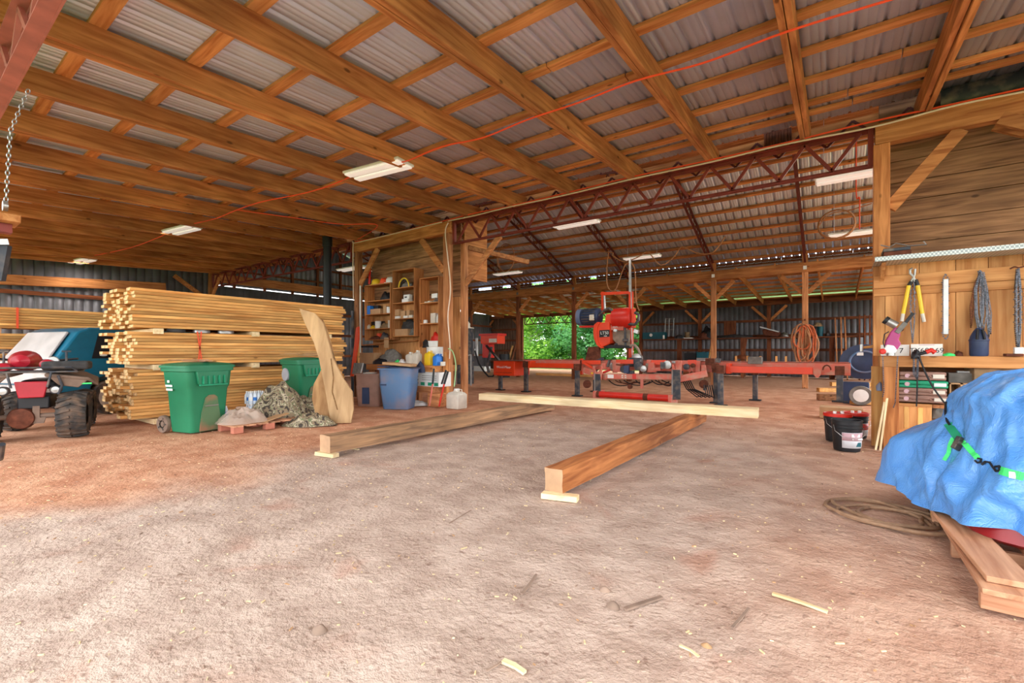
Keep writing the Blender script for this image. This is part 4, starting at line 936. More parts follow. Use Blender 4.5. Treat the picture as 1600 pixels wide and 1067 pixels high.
# bolt cutters, jerrycan, cloth
def stick(name,label,cat,segs,parent=None):
    t=thing(name,label,cat,segs[0][1][0])
    for nm,pts,r,mt in segs: MB().tube(pts,r,8).build(nm,M[mt],t,world=True)
    return t
stick('bolt_cutter','black and red long handled cutter leaning on the bench shelf','bolt cutter',[('red_handle',[PY(671,634,6.9),PY(676,600,6.95)],.018,'pink'),('black_grip',[PY(676,600,6.95),PY(678,576,7.0)],.022,'black')])
t=stick('bolt_cutter','second red handled cutter leaning beside the cable post','bolt cutter',[('red_handle',[PY(686,635,6.9),PY(694,600,6.95)],.018,'red'),('black_grip',[PY(694,600,6.95),PY(700,580,7.0)],.024,'black'),('black_grip',[PY(690,600,6.95),PY(697,578,7.0)],.02,'black')])
jc=G(706,639); jc=Vector((jc.x,jc.y+.16,0))
t=jug('jerrycan','dusty white jerrycan on the dirt at the foot of the cable post',706,620,.34,.42,M['offw'],Y=jc.y-.15,dep=.3,z=0)
cable('drain_hose',[Vector((p2+.12,YH-.12,1.28)),Vector((p2+.28,YH-.14,1.2)),Vector((p2+.42,YH-.2,.9)),Vector((p2+.42,YH-.25,.45))],.013,M['palegreen'],'pale green hose curving down beside the jerrycan','hose')
c2=G(640,634); heap('rag','white crumpled sacking on the dirt under the bench','rag',(c2.x,c2.y+.1,0),.4,.22,.12,M['white'],21,TH+.4,.5,7,.06)
mb=MB(); x=p2; mb.box(x+.0,x+.11,YH-.16,YH-.085,.0,1.2); tag(mb.build('post_splice',M['purlZ'],bevel=.004),'short board sistered to the foot of the cable post','board')
# ================================================================= SAWMILL
YF=11.3; YR=11.6; YB=12.75
def X_(px,Y=YR): return PY(px,560,Y).x
def Z_(px,py,Y=YR): return PY(px,py,Y).z
mill=thing('sawmill','long orange portable band sawmill standing behind the pale squared log','sawmill',(-4.3,12.1,0))
def part(name,mb,mat,parent=None,**k):
    o=mb.build(name,M[mat] if isinstance(mat,str) else mat,parent or mill,world=True,**k); return o
xl,xr=X_(818,YR),X_(1329,YR); zt=.97
mb=MB(); mb.box(xl,xr,YR-.05,YR+.08,.72,zt); o=part('front_rail',mb,'pink',bevel=.006)
mb=MB(); mb.box(xl,xr,YR-.052,YR-.02,zt,zt+.014); part('rail_cap',mb,'rust',o)
mb=MB(); mb.box(xl-.5,xr,YB-.05,YB+.05,.80,zt); part('rear_rail',mb,'pink',bevel=.006)
for k,px in enumerate((845,905,960,1015,1060,1140,1200,1280)):
    x=X_(px); mb=MB(); mb.box(x-.05,x+.05,YR-.03,YB,.84,.96); part('cross_bunk',mb,'pink',bevel=.004)
# bright skirts
for a,b,z0,z1 in ((828,903,.76,.88),(1138,1270,.74,.88)):
    mb=MB(); x0,x1=X_(a,YF),X_(b,YF); mb.box(x0,x1,YF-.03,YF+.03,z0,z1); mb.box(x0-.04,x0+.04,YF-.04,YR,z0-.03,z1+.06); part('side_beam',mb,'orange',bevel=.005)
# legs with feet
for px,yy,h,sx in ((782,11.5,.6,0),(822,11.45,.9,0),(902,11.15,.86,0),(1126,11.0,.88,0),(1119,11.5,.88,0),(1312,11.2,.9,0),(930,12.7,.8,0),(1180,12.7,.8,0)):
    x=PY(px,600,yy).x; mb=MB(); mb.box(x-.055,x+.055,yy-.05,yy+.05,.02 if px!=1312 else .22,h); L_=part('leg',mb,'dsteel',bevel=.006)
    mb=MB(); z0=0 if px!=1312 else .2; mb.box(x-.13,x+.13,yy-.09,yy+.09,z0,z0+.025); part('foot_plate',mb,'black',L_)
    mb=MB(); mb.box(x-.08,x+.08,yy-.07,yy+.07,h-.16,h+.02); part('leg_socket',mb,'rust',L_,bevel=.004)
# red end box with maker's name
x0,x1=X_(771,11.25),X_(803.5,11.25); zb_=Z_(790,587,11.25); zt_2=Z_(790,564,11.25)
mb=MB(); mb.box(x0,x1,11.25,12.1,zb_,zt_2); bx=part('end_box',mb,'orange',bevel=.012)
mb=MB(); mb.box(x0-.15,xl+.1,11.22,12.15,zt_2,zt_2+.015); part('box_shelf',mb,'rust',bx)
text('maker_lettering','Wood-Mizer',.105,M['white'],bx,((x0+x1)/2,11.243,zb_+(zt_2-zb_)*.58),(math.radians(90),0,0),world=False,ext=.002)
bx.children[-1].location=Vector(((x0+x1)/2,11.243,zb_+(zt_2-zb_)*.58))-mill.location
mb=MB(); mb.box(x0+.09,x1-.09,11.243,11.25,zb_+.09,zb_+.1); part('underline',mb,'rust',bx)
for k in range(4): pass
# control box and seat arm
YCn=12.3
x0,x1=X_(751,YCn),X_(777,YCn); 
mb=MB(); mb.box(x0,x1,YCn,YCn+.45,Z_(765,537,YCn),Z_(765,523,YCn)); cb=part('control_box',mb,'orange',bevel=.012)
mb=MB(); mb.box(x0-.06,x1+.04,YCn-.03,YCn+.48,Z_(765,524.5,YCn),Z_(765,521,YCn)); part('box_lid',mb,'red',cb,bevel=.008)
mb=MB(); mb.box(X_(764,YCn),X_(776,YCn),YCn-.006,YCn,Z_(765,535,YCn),Z_(765,529,YCn)); part('rating_label',mb,'offw',cb)
mb=MB(); mb.box(X_(752,YCn),X_(763,YCn),YCn+.05,YCn+.35,Z_(765,559,YCn),Z_(765,537,YCn)); part('pedestal',mb,'red',bevel=.012)
mb=MB(); mb.bar(PY(760,540,YCn-.1),PY(781,564,11.7),.07,.05); part('support_arm',mb,'black')
mb=MB(); mb.tube([PY(x,y,12.2) for x,y in [(742,548),(748,568),(756,580),(763,588),(770,588),(776,580),(774,570)]],.03,8); part('hose_loop',mb,'black')
mb=MB(); mb.tube([PY(x,y,12.35) for x,y in [(768,542),(765,556),(761,570),(764,582)]],.05,8); part('chute_hose',mb,'dsteel')
mb=MB(); mb.tube([PY(x,y,12.7) for x,y in [(744,545),(744,556)]],.09,12); mb.tube([PY(x,y,12.7) for x,y in [(745,528),(745,545)]],.05,12); part('filter_can',mb,'steel')
# centre machinery in front of the rail
Yc=10.75
mb=MB(); mb.bar(PY(946,588,Yc),PY(1054,589,Yc),.06,.125); ar=part('loader_beam',mb,'pink',bevel=.005)
mb=MB(); p=PY(954,588,Yc-.035); mb.cbox(p,(.16,.008,.09)); part('warning_label',mb,'white',ar)
mb=MB()
for dx in (-.06,.02):
    for dz in (-.03,.02): p=PY(976,588,Yc-.035); mb.cbox(p+Vector((dx,0,dz)),(.04,.008,.03))
part('sticker_dots',mb,'offw',ar)
mb=MB(); p=PY(991,588,Yc-.034); mb.cbox(p,(.09,.01,.125)); part('red_collar',mb,'red',ar)
mb=MB(); mb.bar(PY(912,578,10.95),PY(948,590,Yc),.06,.13); part('loader_arm',mb,'pink',bevel=.005)
mb=MB(); mb.cbox(PY(925,583,10.8),(.05,.01,.05)); part('yellow_sticker',mb,'yellow')
mb=MB(); mb.bar(PY(1062,592,Yc),PY(1105,583,10.9),.06,.15); part('loader_arm',mb,'pink',bevel=.005)
for px,py0,py1,w in ((934,584,613,.14),(1057,577,624,.17)):
    a=PY(px,py0,10.6); b=PY(px,py1,10.35); b.z=max(b.z,.03)
    mb=MB(); mb.bar(a,b,.05,w,(1,0,0)); lg_=part('loader_post',mb,'dsteel',bevel=.004)
    mb=MB(); mb.bar(a+Vector((-w*.5,-.03,0)),b+Vector((-w*.5,-.03,0)),.03,.03); part('bright_edge',mb,'steel',lg_)
    mb=MB(); mb.prism([a+Vector(v) for v in ((-.12,-.03,-.15),(-.08,-.03,.12),(-.02,-.03,.0),(.06,-.03,.1),(.12,-.03,.2),(.1,-.03,-.15))],(0,.05,0)); part('hook_claw',mb,'pink',lg_,bevel=.003)
a=PY(931,615.5,10.3); b=PY(1048,621,10.3); a.z=b.z=.17
mb=MB(); mb.tube([a,b],.075,16); ro=part('log_roller',mb,'red')
mb=MB(); mb.tube([a.lerp(b,.02)-Vector((.0,0,0)),a.lerp(b,.06)],.08,16); mb.tube([a.lerp(b,.66),a.lerp(b,.72)],.079,16); part('worn_band',mb,'rust',ro)
for p in (a,b): mb=MB(); mb.box(p.x-.03,p.x+.03,10.2,10.75,.0,.25); part('roller_bracket',mb,'pink')
# log stops and clamps along the rail
for px,py0,py1,w,mt in ((908,562,580,.09,'pink'),(909,585,560,.05,'orange'),(961,562,582,.1,'pink'),(1015,562,582,.11,'pink'),(1091,564,588,.10,'pink'),(1100,570,588,.10,'pink'),(1066,563,570,.3,'pink'),(1148,572,578,.12,'pink')):
    a=PY(px,min(py0,py1),11.35);b=PY(px,max(py0,py1),11.35); mb=MB(); mb.cbox((a+b)/2,(w,.12,abs(a.z-b.z))); part('log_clamp',mb,mt,bevel=.006)
for x0_,x1_,y_ in ((910,938,566),(963,990,565),(1018,1040,566),(1075,1088,566)):
    a=PY(x0_,y_,11.3);b=PY(x1_,y_,11.3); mb=MB(); mb.bar(a,b,.06,.11); part('side_support',mb,'orange',bevel=.004)
for px,py in ((965,574),(1018,574)):
    p=PY(px,py,11.2); mb=MB(); mb.prism([p+Vector(v) for v in ((-.07,0,.12),(.05,0,.12),(.11,0,-.12),(-.11,0,-.12))],(0,.08,0)); part('gusset',mb,'pink',bevel=.004)
for px,py,rr,mt in ((998,572,.11,'dsteel'),(1006,576,.08,'steel'),(975,577,.09,'dsteel'),(1043,570,.1,'steel'),(1073,573,.07,'dsteel'),(1083,571,.05,'rust'),(918,600,.11,'rust'),(1100,600,.10,'rust'),(985,604,.06,'rust')):
    p=PY(px,py,11.15); mb=MB(); mb.lathe([(rr*.3,-.06),(rr,-.05),(rr,.0),(rr*.7,.02),(rr*.7,.05),(rr*.3,.06)],p,20,'Y'); part('pulley_wheel',mb,mt)
mb=MB(); p=PY(979,577,11.1); mb.cbox(p,(.14,.1,.2)); part('hydraulic_box',mb,'navy',bevel=.02)
mb=MB(); p=PY(993,566,11.4); mb.lathe([(.08,-.18),(.12,-.15),(.12,.15),(.08,.18)],p,18,'X'); part('gear_motor',mb,'dsteel')
mb=MB(); mb.bar(PY(1050,566,11.4),PY(1072,565,11.4),.05,.05); part('bright_bar',mb,'steel')
mb=MB(); mb.cbox(PY(1180,563,11.5),(.28,.16,.16)); part('rail_box',mb,'grey',bevel=.01)
mb=MB(); mb.cbox(PY(1110,565,11.4),(.2,.16,.16)); part('rail_box',mb,'rust',bevel=.01)
mb=MB(); mb.prism([PY(x,y,11.25) for x,y in [(1271,576),(1283,576),(1283,585),(1279,590),(1275,590),(1271,585)]],(0,.05,0)); part('hitch_plate',mb,'pink',bevel=.003)
p=PY(1292,578,11.5); mb=MB(); mb.tube([p+Vector((.07*math.cos(t),-.02,.1*math.sin(t))) for t in [i*math.pi/6 for i in range(7)]],.014,6); part('lift_eye',mb,'rust')
zt_rail=.97
for px,py,w,h,mt,an in ((921,572,.3,.05,'orange',.5),(928,578,.07,.22,'pink',.2),(943,572,.12,.14,'pink',0),(951,568,.05,.18,'dsteel',.3),(969,570,.2,.04,'rust',.1),(986,582,.16,.1,'dsteel',0),(1001,583,.05,.2,'rust',.3),(1012,573,.1,.16,'dustg',.2),(1026,577,.22,.08,'pink',-.1),(1035,571,.08,.16,'dsteel',0),(1049,575,.25,.05,'rust',.15),(1059,570,.06,.2,'pink',.2),(1079,577,.08,.22,'pink',-.2),(1085,585,.2,.06,'rust',.6),(1096,595,.06,.26,'dustg',.1),(1102,603,.05,.2,'dsteel',.2),(948,580,.2,.05,'red',-.4),(1062,580,.16,.06,'dsteel',.4),(1118,572,.16,.12,'rust',0),(1122,563,.1,.1,'dsteel',.2)):
    p=PY(px,py,11.05+.3*((px*7)%5)/5); mb=MB(); mb.cbox(p,(w,.09,h),Matrix.Rotation(an,3,'Y')); part('bracket_plate',mb,mt,bevel=.005)
# hydraulic hoses under the bed
r=random.Random(4)
for k in range(9):
    x=r.uniform(945,1040); a=PY(x,594,11.2); c_=a+Vector((r.uniform(.1,.5),0,-r.uniform(.1,.28))); b=PY(x+r.uniform(20,50),596,11.3)
    mb=MB(); Q=[((1-t)**2*a+2*t*(1-t)*c_+t*t*b) for t in [i/8 for i in range(9)]]; mb.tube(Q,.014,5); part('hydraulic_hose',mb,'black' if k%3 else 'rust')
for k in range(5):
    a=PY(1066+k*3,594,10.9); mb=MB(); Q=[a,a+Vector((.1,0,-.2)),a+Vector((.3+k*.05,.1,-.38)),a+Vector((.5,.1,-.3-.02*k)),a+Vector((.45,.1,-.1))]; mb.tube(Q,.014,5); part('hydraulic_hose',mb,'black')
for px in (1003,): mb=MB(); mb.bar(PY(px,592,Yc+.05),PY(px,607,Yc+.05),.06,.05); part('drop_bar',mb,'pink')
# saw head
YHd=11.75
def poly(name,pts,Y,dep,mat,parent=None,bevel=.01):
    mb=MB(); mb.prism([PY(x,y,Y) for x,y in pts],(0,dep,0)); return part(name,mb,mat,parent,bevel=bevel)
mb=MB(); mb.bar(PY(986,456,YHd+.1),PY(986,563,YHd+.1),.1,.1,(0,1,0)); mast=part('mast',mb,'orange',bevel=.006)
mb=MB(); mb.bar(PY(984.5,404,YHd+.1),PY(984.5,456,YHd+.1),.05,.05,(0,1,0)); part('cable_pole',mb,'steel',mast)
mb=MB(); mb.bar(PY(988,560,YHd+.02),PY(985.5,404,YHd+.02),.015,.03,(0,1,0)); part('guide_strip',mb,'steel',mast)
mb=MB(); mb.bar(PY(942,456,YHd+.3),PY(942,490,YHd+.3),.07,.07,(0,1,0)); part('short_mast',mb,'orange')
mb=MB(); mb.bar(PY(939,459,YHd+.3),PY(986,457,YHd+.3),.05,.08); part('mast_crossbar',mb,'orange')
mb=MB(); mb.tube([PY(944,462,YHd+.2),PY(945,485,YHd+.2)],.03,8); part('grease_tube',mb,'steel')
# motor
p=PY(925,495,YHd); mb=MB(); mb.lathe([(.12,-.36),(.21,-.33),(.23,-.28),(.23,.22),(.19,.25),(.1,.27)],p,28,'X'); mo=part('motor',mb,'navy')
mb=MB()
for k in range(20):
    a=k*math.pi/10; mb.cbox(p+Vector((-.02,.235*math.cos(a),.235*math.sin(a))),(.4,.02,.022),Matrix.Rotation(a,3,'X'))
part('cooling_fins',mb,'dsteel',mo)
mb=MB(); mb.lathe([(.2,-.42),(.235,-.41),(.235,-.28),(.2,-.27)],p,28,'X'); part('fan_cowl',mb,'bluep',mo)
mb=MB(); mb.cbox(p+Vector((.1,-.2,-.04)),(.14,.12,.16)); part('junction_box',mb,'offw',mo,bevel=.02)
mb=MB(); mb.box(p.x-.32,p.x+.35,p.y-.15,p.y+.2,p.z-.3,p.z-.25); part('motor_plate',mb,'red',mo)
mb=MB(); mb.tube([PY(x,y,YHd-.1) for x,y in [(936,493),(944,485),(952,482),(962,490),(972,500),(982,506),(992,507),(998,500),(998,492),(992,488)]],.04,8); part('flex_conduit',mb,'dsteel')
# blade housing with name
hs=poly('blade_guard',[(929,508),(932,504),(952,503),(953,536),(948,539),(938,543),(933,540),(930,533),(928.5,524)],YHd-.2,.45,'orange',bevel=.02)
poly('guard_rim',[(928,507),(933,503),(937,503),(933,512),(932,524),(934,534),(939,541),(943,544),(938,544),(932,539),(928,530),(926.5,518)],YHd-.24,.08,'orange',hs)
poly('name_panel',[(936.5,516),(952.2,515),(952.2,526),(936.5,527)],YHd-.215,.016,'black',hs,bevel=0)
pc_=PY(944.5,520.3,YHd-.225); text('model_lettering','LT50',.115,M['white'],hs,pc_-mill.location,(math.radians(90),0,0))
pc_=PY(946,525,YHd-.225); text('sub_lettering','HDR',.045,M['white'],hs,pc_-mill.location,(math.radians(90),0,0))
poly('upper_guard',[(944,508),(947,491),(953,490),(961,493),(963,506),(955,506)],YHd-.15,.4,'orange')
p=PY(974,497,YHd+.05); mb=MB(); mb.lathe([(.1,-.3),(.27,-.26),(.28,0),(.28,.16),(.24,.24),(.1,.26)],p,32,'X',b=1); part('wheel_cover',mb,'red')
mb=MB(); mb.bar(PY(990,482,YHd),PY(990,512,YHd),.08,.12,(0,1,0)); part('cover_bracket',mb,'orange')
poly('idle_guard',[(953,507),(974,508),(974,516),(953,516)],YHd-.1,.3,'pink')
pc_=PY(961,511,YHd-.108); text('side_lettering','WM',.08,M['white'],mill,pc_-mill.location,(math.radians(90),0,0))
poly('sawdust_chute',[(955,517),(984,515),(984,541),(966,540),(957,530)],YHd+.0,.3,'dustg',bevel=.015)
mb=MB(); mb.bar(PY(977,512,YHd-.06),PY(977,540,YHd-.06),.03,.08,(0,1,0)); part('grey_strut',mb,'dsteel')
poly('lower_head_plate',[(940,538),(984,540),(984,544),(945,544)],YHd-.1,.4,'black')
poly('debarker_plate',[(915,563),(920,541),(935,541),(938,563)],YHd-.2,.03,'panelZ_',bevel=.003) if 'panelZ_' in M else poly('mud_flap',[(914,563),(919,542),(935,541),(938,563)],YHd-.2,.03,'rust',bevel=.003)
mb=MB(); mb.bar(PY(937,543,YHd),PY(937,566,YHd),.04,.06,(0,1,0)); part('head_leg',mb,'rust')
mb=MB(); mb.bar(PY(943,560,YHd-.2),PY(928,566,YHd-.2),.05,.08); part('feed_arm',mb,'dsteel')
mb=MB(); Q=[PY(x,y,YHd-.15) for x,y in [(984,540),(992,539),(997,545),(1000,553),(996,560),(990,563)]]; mb.tube(Q,.035,8); part('blade_arm',mb,'dustg')
mb=MB(); p=PY(996,560,YHd-.2); mb.lathe([(.05,-.1),(.13,-.08),(.13,.06),(.05,.1)],p,18,'Y'); part('drive_gear',mb,'steel')
r=random.Random(12)
for k in range(16):
    p=PY(r.uniform(955,1003),r.uniform(550,580) if k>5 else r.uniform(516,540),YHd-.25); s=r.uniform(.04,.11)
    mb=MB()
    if k%2: mb.cbox(p,(s*1.4,s,s*1.1),Matrix.Rotation(r.uniform(0,1),3,'Y'))
    else: mb.lathe([(s*.3,-s),(s*.55,-s*.8),(s*.55,s*.6),(s*.3,s)],p,12,'Y' if k%4 else 'X')
    part('machine_fitting',mb,['dsteel','steel','rust','dustg'][k%4],bevel=.004 if k%2 else 0)
# ================================================================= SQUARED LOG ON TWO TIMBERS
def rough_timber(name,label,p,q,w,h,mat,group=None,seed=1,amp=.012,endmat=None):
    p=Vector(p);q=Vector(q);d=(q-p);L_=d.length;d.normalize();r_=d.cross(Vector((0,0,1))).normalized();u=Vector((0,0,1))
    n=28;rings=[]
    for i in range(n+1):
        c=p+d*L_*i/n; ring=[]
        for a,b in ((-1,-1),(-.4,-1),(.4,-1),(1,-1),(1,-.3),(1,.5),(1,1),(.5,1),(-.4,1),(-1,1),(-1,.4),(-1,-.4)):
            e=amp*mnoise.noise(Vector((i*.35,a*2+seed,b*2))); 
            aa=a-(.12 if b==1 and abs(a)==1 else 0)*(.5+mnoise.noise(Vector((i*.3,seed,a*7))))
            ring.append(c+r_*(aa*w/2+e)+u*(h/2+b*h/2+(e if b>-.9 else 0)))
        rings.append(ring)
    mb=MB(); mb.mi=0; mb.loft(rings,caps=False); mb.mi=1; mb.add(rings[0],[tuple(range(12))[::-1]]); mb.add(rings[-1],[tuple(range(12))])
    o=mb.build(name,[M[mat],M[endmat or 'paleX']],ang=40); return tag(o,label,'timber',group)
tl0=G(507,712,.05); tl1=Vector((-4.78,8.1,.03)); tl0.z=.045; 
rough_timber('squared_timber','weathered grey brown squared timber on the dirt, left one of two skids',Vector((-4.80,3.03,.045)),tl1,.2,.19,'timberY','two skid timbers under the pale log',2,.02,'timberend')
rough_timber('squared_timber','orange brown squared timber on the dirt, right one of two skids',Vector((-1.9,3.27,.045)),Vector((-1.86,8.15,.03)),.17,.19,'timberR','two skid timbers under the pale log',5,.02,'timberend')
for c_,an,lb in ((Vector((-4.78,3.04,0)),.15,'short pale offcut under the near end of the left skid'),(Vector((-1.83,3.25,0)),.25,'short pale offcut under the near end of the right skid')):
    mb=MB(); mb.cbox(c_+Vector((0,0,.0225)),(.30,.09,.045),Matrix.Rotation(an,3,'Z')); tag(mb.build('wood_offcut',M['paleX'],bevel=.003),lb,'offcut')
zc=.225
cl=G(748,624.7,zc); cr_=G(1184,653.8,zc); cr_=cl+(cr_-cl)*1.0
n_=Vector((-(cr_-cl).y,(cr_-cl).x,0)).normalized()*.16
rough_timber('squared_log','long pale freshly sawn squared log lying across two skids','%s'and (cl+n_),cr_+n_,.32,.128,'paleX',None,9,.006)
# ================================================================= RIGHT: BENCH WALL
YBk=YH-.12
zbt=HC-.03
bx0=PY(1374,556,7.25).x
def zb2(py,px=1500,Y=7.25): return PY(px,py,Y).z
t=thing('workbench','long pine chain sharpening bench along the right wall','workbench',(2.2,7.4,0))
zt_b=PY(1383,556,7.2).z; zb_b=PY(1383,573,7.2).z
mb=MB(); mb.box(bx0,XR-.5,7.2,7.5,zb_b,zt_b); part('bench_top',mb,'panelX',t,bevel=.008)
for x in (PY(1391.5,600,7.25).x,3.6):
    mb=MB(); mb.box(x-.075,x+.075,7.2,7.33,0,zb_b); part('leg',mb,'beamZ',t,bevel=.006)
mb=MB(); x0=PY(1400,700,7.28).x; x1=PY(1486,700,7.28).x; mb.box(x0,XR-.6,7.3,7.9,.10,.22); part('lower_shelf',mb,'postX',t,bevel=.005)
# backboard
xb0=PY(1365,480,7.46).x; t=thing('backboard','orange pine backboard of wide planks behind the chain bench','backboard',(2,7.5,zt_b))
zt_k=PY(1365,411,7.46).z
r=random.Random(2); x=xb0
while x<XR-.6:
    w=r.uniform(.27,.33) if x>xb0 else .12; mb=MB(); mb.box(x,x+w-.006,7.5,7.525,zt_b,zt_k); part('vertical_plank',mb,'panelZ',t); x+=w
mb=MB(); z0=PY(1365,463,7.46).z; z1=PY(1365,432,7.46).z; mb.box(xb0,XR-.6,7.475,7.5,z0+.10,z1); mb.box(xb0,XR-.6,7.475,7.5,z0,z0+.094); part('cross_rail',mb,'panelX',t,bevel=.003)
# post continues as the pale board at the bench end
mb=MB(); x=PY(1374,620,7.5).x; mb.box(x-.085,x+.06,7.43,7.465,0,zb_b); tag(mb.build('end_board',M['newZ'],bevel=.004),'pale upright board at the left end of the chain bench','board')
# diamond plate shelf
t=thing('metal_shelf','diamond plate metal shelf above the backboard','shelf',(2.2,7.3,zt_k))
xs0=PY(1367,410,7.1).x; zs0=PY(1367,409,7.1).z; 
def dplate():
    m,nt,b=newmat('diamond_plate'); N=nt.nodes.new; L=nt.links.new
    tc=N('ShaderNodeTexCoord'); mp=N('ShaderNodeMapping'); mp.inputs['Rotation'].default_value=(0,0,.78); L(tc.outputs['Object'],mp.inputs[0])
    c=N('ShaderNodeTexChecker'); c.inputs['Scale'].default_value=40; c.inputs['Color1'].default_value=srgb(150,160,160); c.inputs['Color2'].default_value=srgb(206,212,210); L(mp.outputs[0],c.inputs[0]); L(c.outputs[0],b.inputs['Base Color'])
    b.inputs['Roughness'].default_value=.4; b.inputs['Metallic'].default_value=.3; return m
M['dplate']=dplate()
mb=MB(); mb.box(xs0,XR-.6,7.1,7.9,zs0,zs0+.012); mb.box(xs0,XR-.6,7.09,7.105,zs0,zs0+.055); part('shelf_plate',mb,'dplate',t)
mb=MB(); 
for x in (xs0+.07,2.4,): mb.prism([(x,7.5,zs0-.01),(x,7.15,zs0-.01),(x,7.5,zs0-.22)],(.04,0,0)); 
part('bracket',mb,'panelZ',t)
zs=zs0+.014
def lump(name,label,cat,px0,px1,h,mat,Y=7.2,z=zs,dep=.2,shape='box',dz=0): return item(name,label,cat,px0,px1,h,z+dz,M[mat],Y=Y,dep=dep,shape=shape)
lump('tyre_block','dark wooden block on the left end of the diamond plate shelf','block',1381,1424,.11,'rust',dep=.3)
lump('flat_plate','dark flat saw plate lying on the block on the metal shelf','plate',1380,1423,.04,'dsteel',dep=.3,dz=.112)
lump('flat_block','low dark block right of the saw plate on the metal shelf','block',1424,1466,.055,'dsteel',dep=.3)
stick('bent_rod','thin bent rod sticking up from the low block on the metal shelf','rod',[('rod',[PY(1376,383,7.15),PY(1390,386,7.15),PY(1400,380,7.2),PY(1420,384,7.2),PY(1448,382,7.2),PY(1443,377,7.2)],.008,'steel')])
# hanging lopper
YW=7.43
t=thing('lopping_shears','yellow handled lopping shears hanging on the backboard','loppers',PY(1424,430,YW))
mb=MB(); mb.tube([PY(x,y,YW) for x,y in [(1426,419),(1422,421),(1422,427),(1427,432),(1430,440)]],.014,8); mb.tube([PY(x,y,YW) for x,y in [(1430,420),(1429,430),(1423,440)]],.012,8); part('hook_blade',mb,'steel',t)
for a_,b_,c_,d_ in (((1424,440),(1420,446),(1411,490),(1409,502)),((1431,437),(1434,446),(1441,490),(1444,503))):
    mb=MB(); mb.tube([PY(*a_,YW),PY(*b_,YW)],.02,8); part('black_joint',mb,'black',t)
    mb=MB(); mb.tube([PY(*b_,YW),PY(*c_,YW)],.021,8); part('handle',mb,'yellow',t)
    mb=MB(); mb.tube([PY(*c_,YW),PY(*d_,YW)],.019,8); part('cream_grip',mb,'offw',t)
def sawchain(name,label,pts,loops=1,spread=.02,mat='chain',group='saw chains hanging on the backboard',Y=YW,seed=0,rr=.011):
    r=random.Random(seed); mb=MB(); n=0
    for l in range(loops):
        ox=r.uniform(-spread,spread); oy=r.uniform(-.02,.02); P=[PY(x,y,Y)+Vector((ox*(.2 if i in(0,) else 1),oy-.01*l*0,r.uniform(-.04,.02)*(1 if i else 0))) for i,(x,y) in enumerate(pts)]
        for a,b in zip(P,P[1:]):
            L_=(b-a).length; k=max(1,int(L_/.021)); d=(b-a).normalized(); rot=d.to_track_quat('Z','Y').to_matrix()
            for i in range(k):
                c=a+(b-a)*((i+.5)/k); mb.cbox(c,(.007,.012,.017),rot); 
                if i%2: mb.cbox(c+rot@Vector((0.008*(1 if i%4==1 else -1),.0,.002)),(.012,.006,.009),rot)
    o=mb.build(name,M[mat],smooth=False); return tag(o,label,'chain',group)
M['chain']=plain('oily_saw_chain',srgb(84,84,90),.3,.7,var=.6,scale=60)
M['chainr']=plain('rusty_saw_chain',srgb(120,72,46),.6,.5,var=.4,scale=60)
sawchain('saw_chain','saw chain hanging between the handles of the yellow loppers',[(1429,430),(1424,445),(1424,500),(1427,534),(1430,500),(1430,445),(1428,430)],2,.006,seed=1)
t=sawchain('saw_chain','narrow loop of saw chain stretched on a bar at the middle of the backboard',[(1478,427),(1473.5,432),(1473.5,525),(1478,531),(1482,525),(1482,432),(1478,427)],1,0,seed=2)
mb=MB(); mb.cbox(PY(1478,479,YW+.01),(.045,.006,.66)); tag(mb.build('guide_bar',M['steel'],bevel=.002),'steel guide bar inside the narrow chain loop on the backboard','saw bar')
sawchain('saw_chain','thick bunch of many saw chains hanging above the black canister',[(1532,424),(1526,450),(1527,490),(1532,514),(1537,490),(1538,450),(1532,424)],6,.03,seed=3)
sawchain('saw_chain','wide drooping saw chain loop at the right of the bunch',[(1533,424),(1540,450),(1547,490),(1546,524),(1543,500),(1540,460),(1533,428)],3,.012,seed=4)
sawchain('saw_chain','rusty saw chain loop drooping at the left of the bunch',[(1532,425),(1523,445),(1517,480),(1518,508),(1521,485),(1524,460),(1532,430)],3,.008,mat='chainr',seed=5)
sawchain('saw_chain','long bunch of saw chains at the right edge of the frame',[(1589,420),(1587,450),(1587,510),(1590,545),(1593,510),(1593,450),(1590,420)],5,.012,seed=6)
sawchain('saw_chain','saw chain dangling from the bench edge left of the bench leg',[(1379,556),(1380,575),(1381,610),(1379,618)],1,0,Y=7.15,seed=7)
sawchain('saw_chain','saw chain dangling over the bench edge right of the bench leg',[(1403,556),(1401,590),(1399,625),(1396,634)],1,0,Y=7.15,seed=8)
sawchain('saw_chain','two dark chains clamped over the bench edge below the plate',[(1428,556),(1428,578),(1433,590),(1434,570),(1435,556)],3,.008,Y=7.15,seed=9)
cable('cord',[PY(x,y,7.1) for x,y in [(1436,557),(1445,580),(1458,605),(1476,630)]],.009,M['black'],'black cord trailing from the bench towards the tarp','cord')
cable('cord',[PY(x,y,7.13) for x,y in [(1433,590),(1433,610),(1432,635)]],.007,M['black'],'black strap end hanging below the clamped chains','cord')
cable('cord',[PY(x,y,7.42) for x,y in [(1578,420),(1585,417),(1592,418),(1600,416)]],.008,M['rust'],'thin wire hook at the top of the rightmost chains','wire')
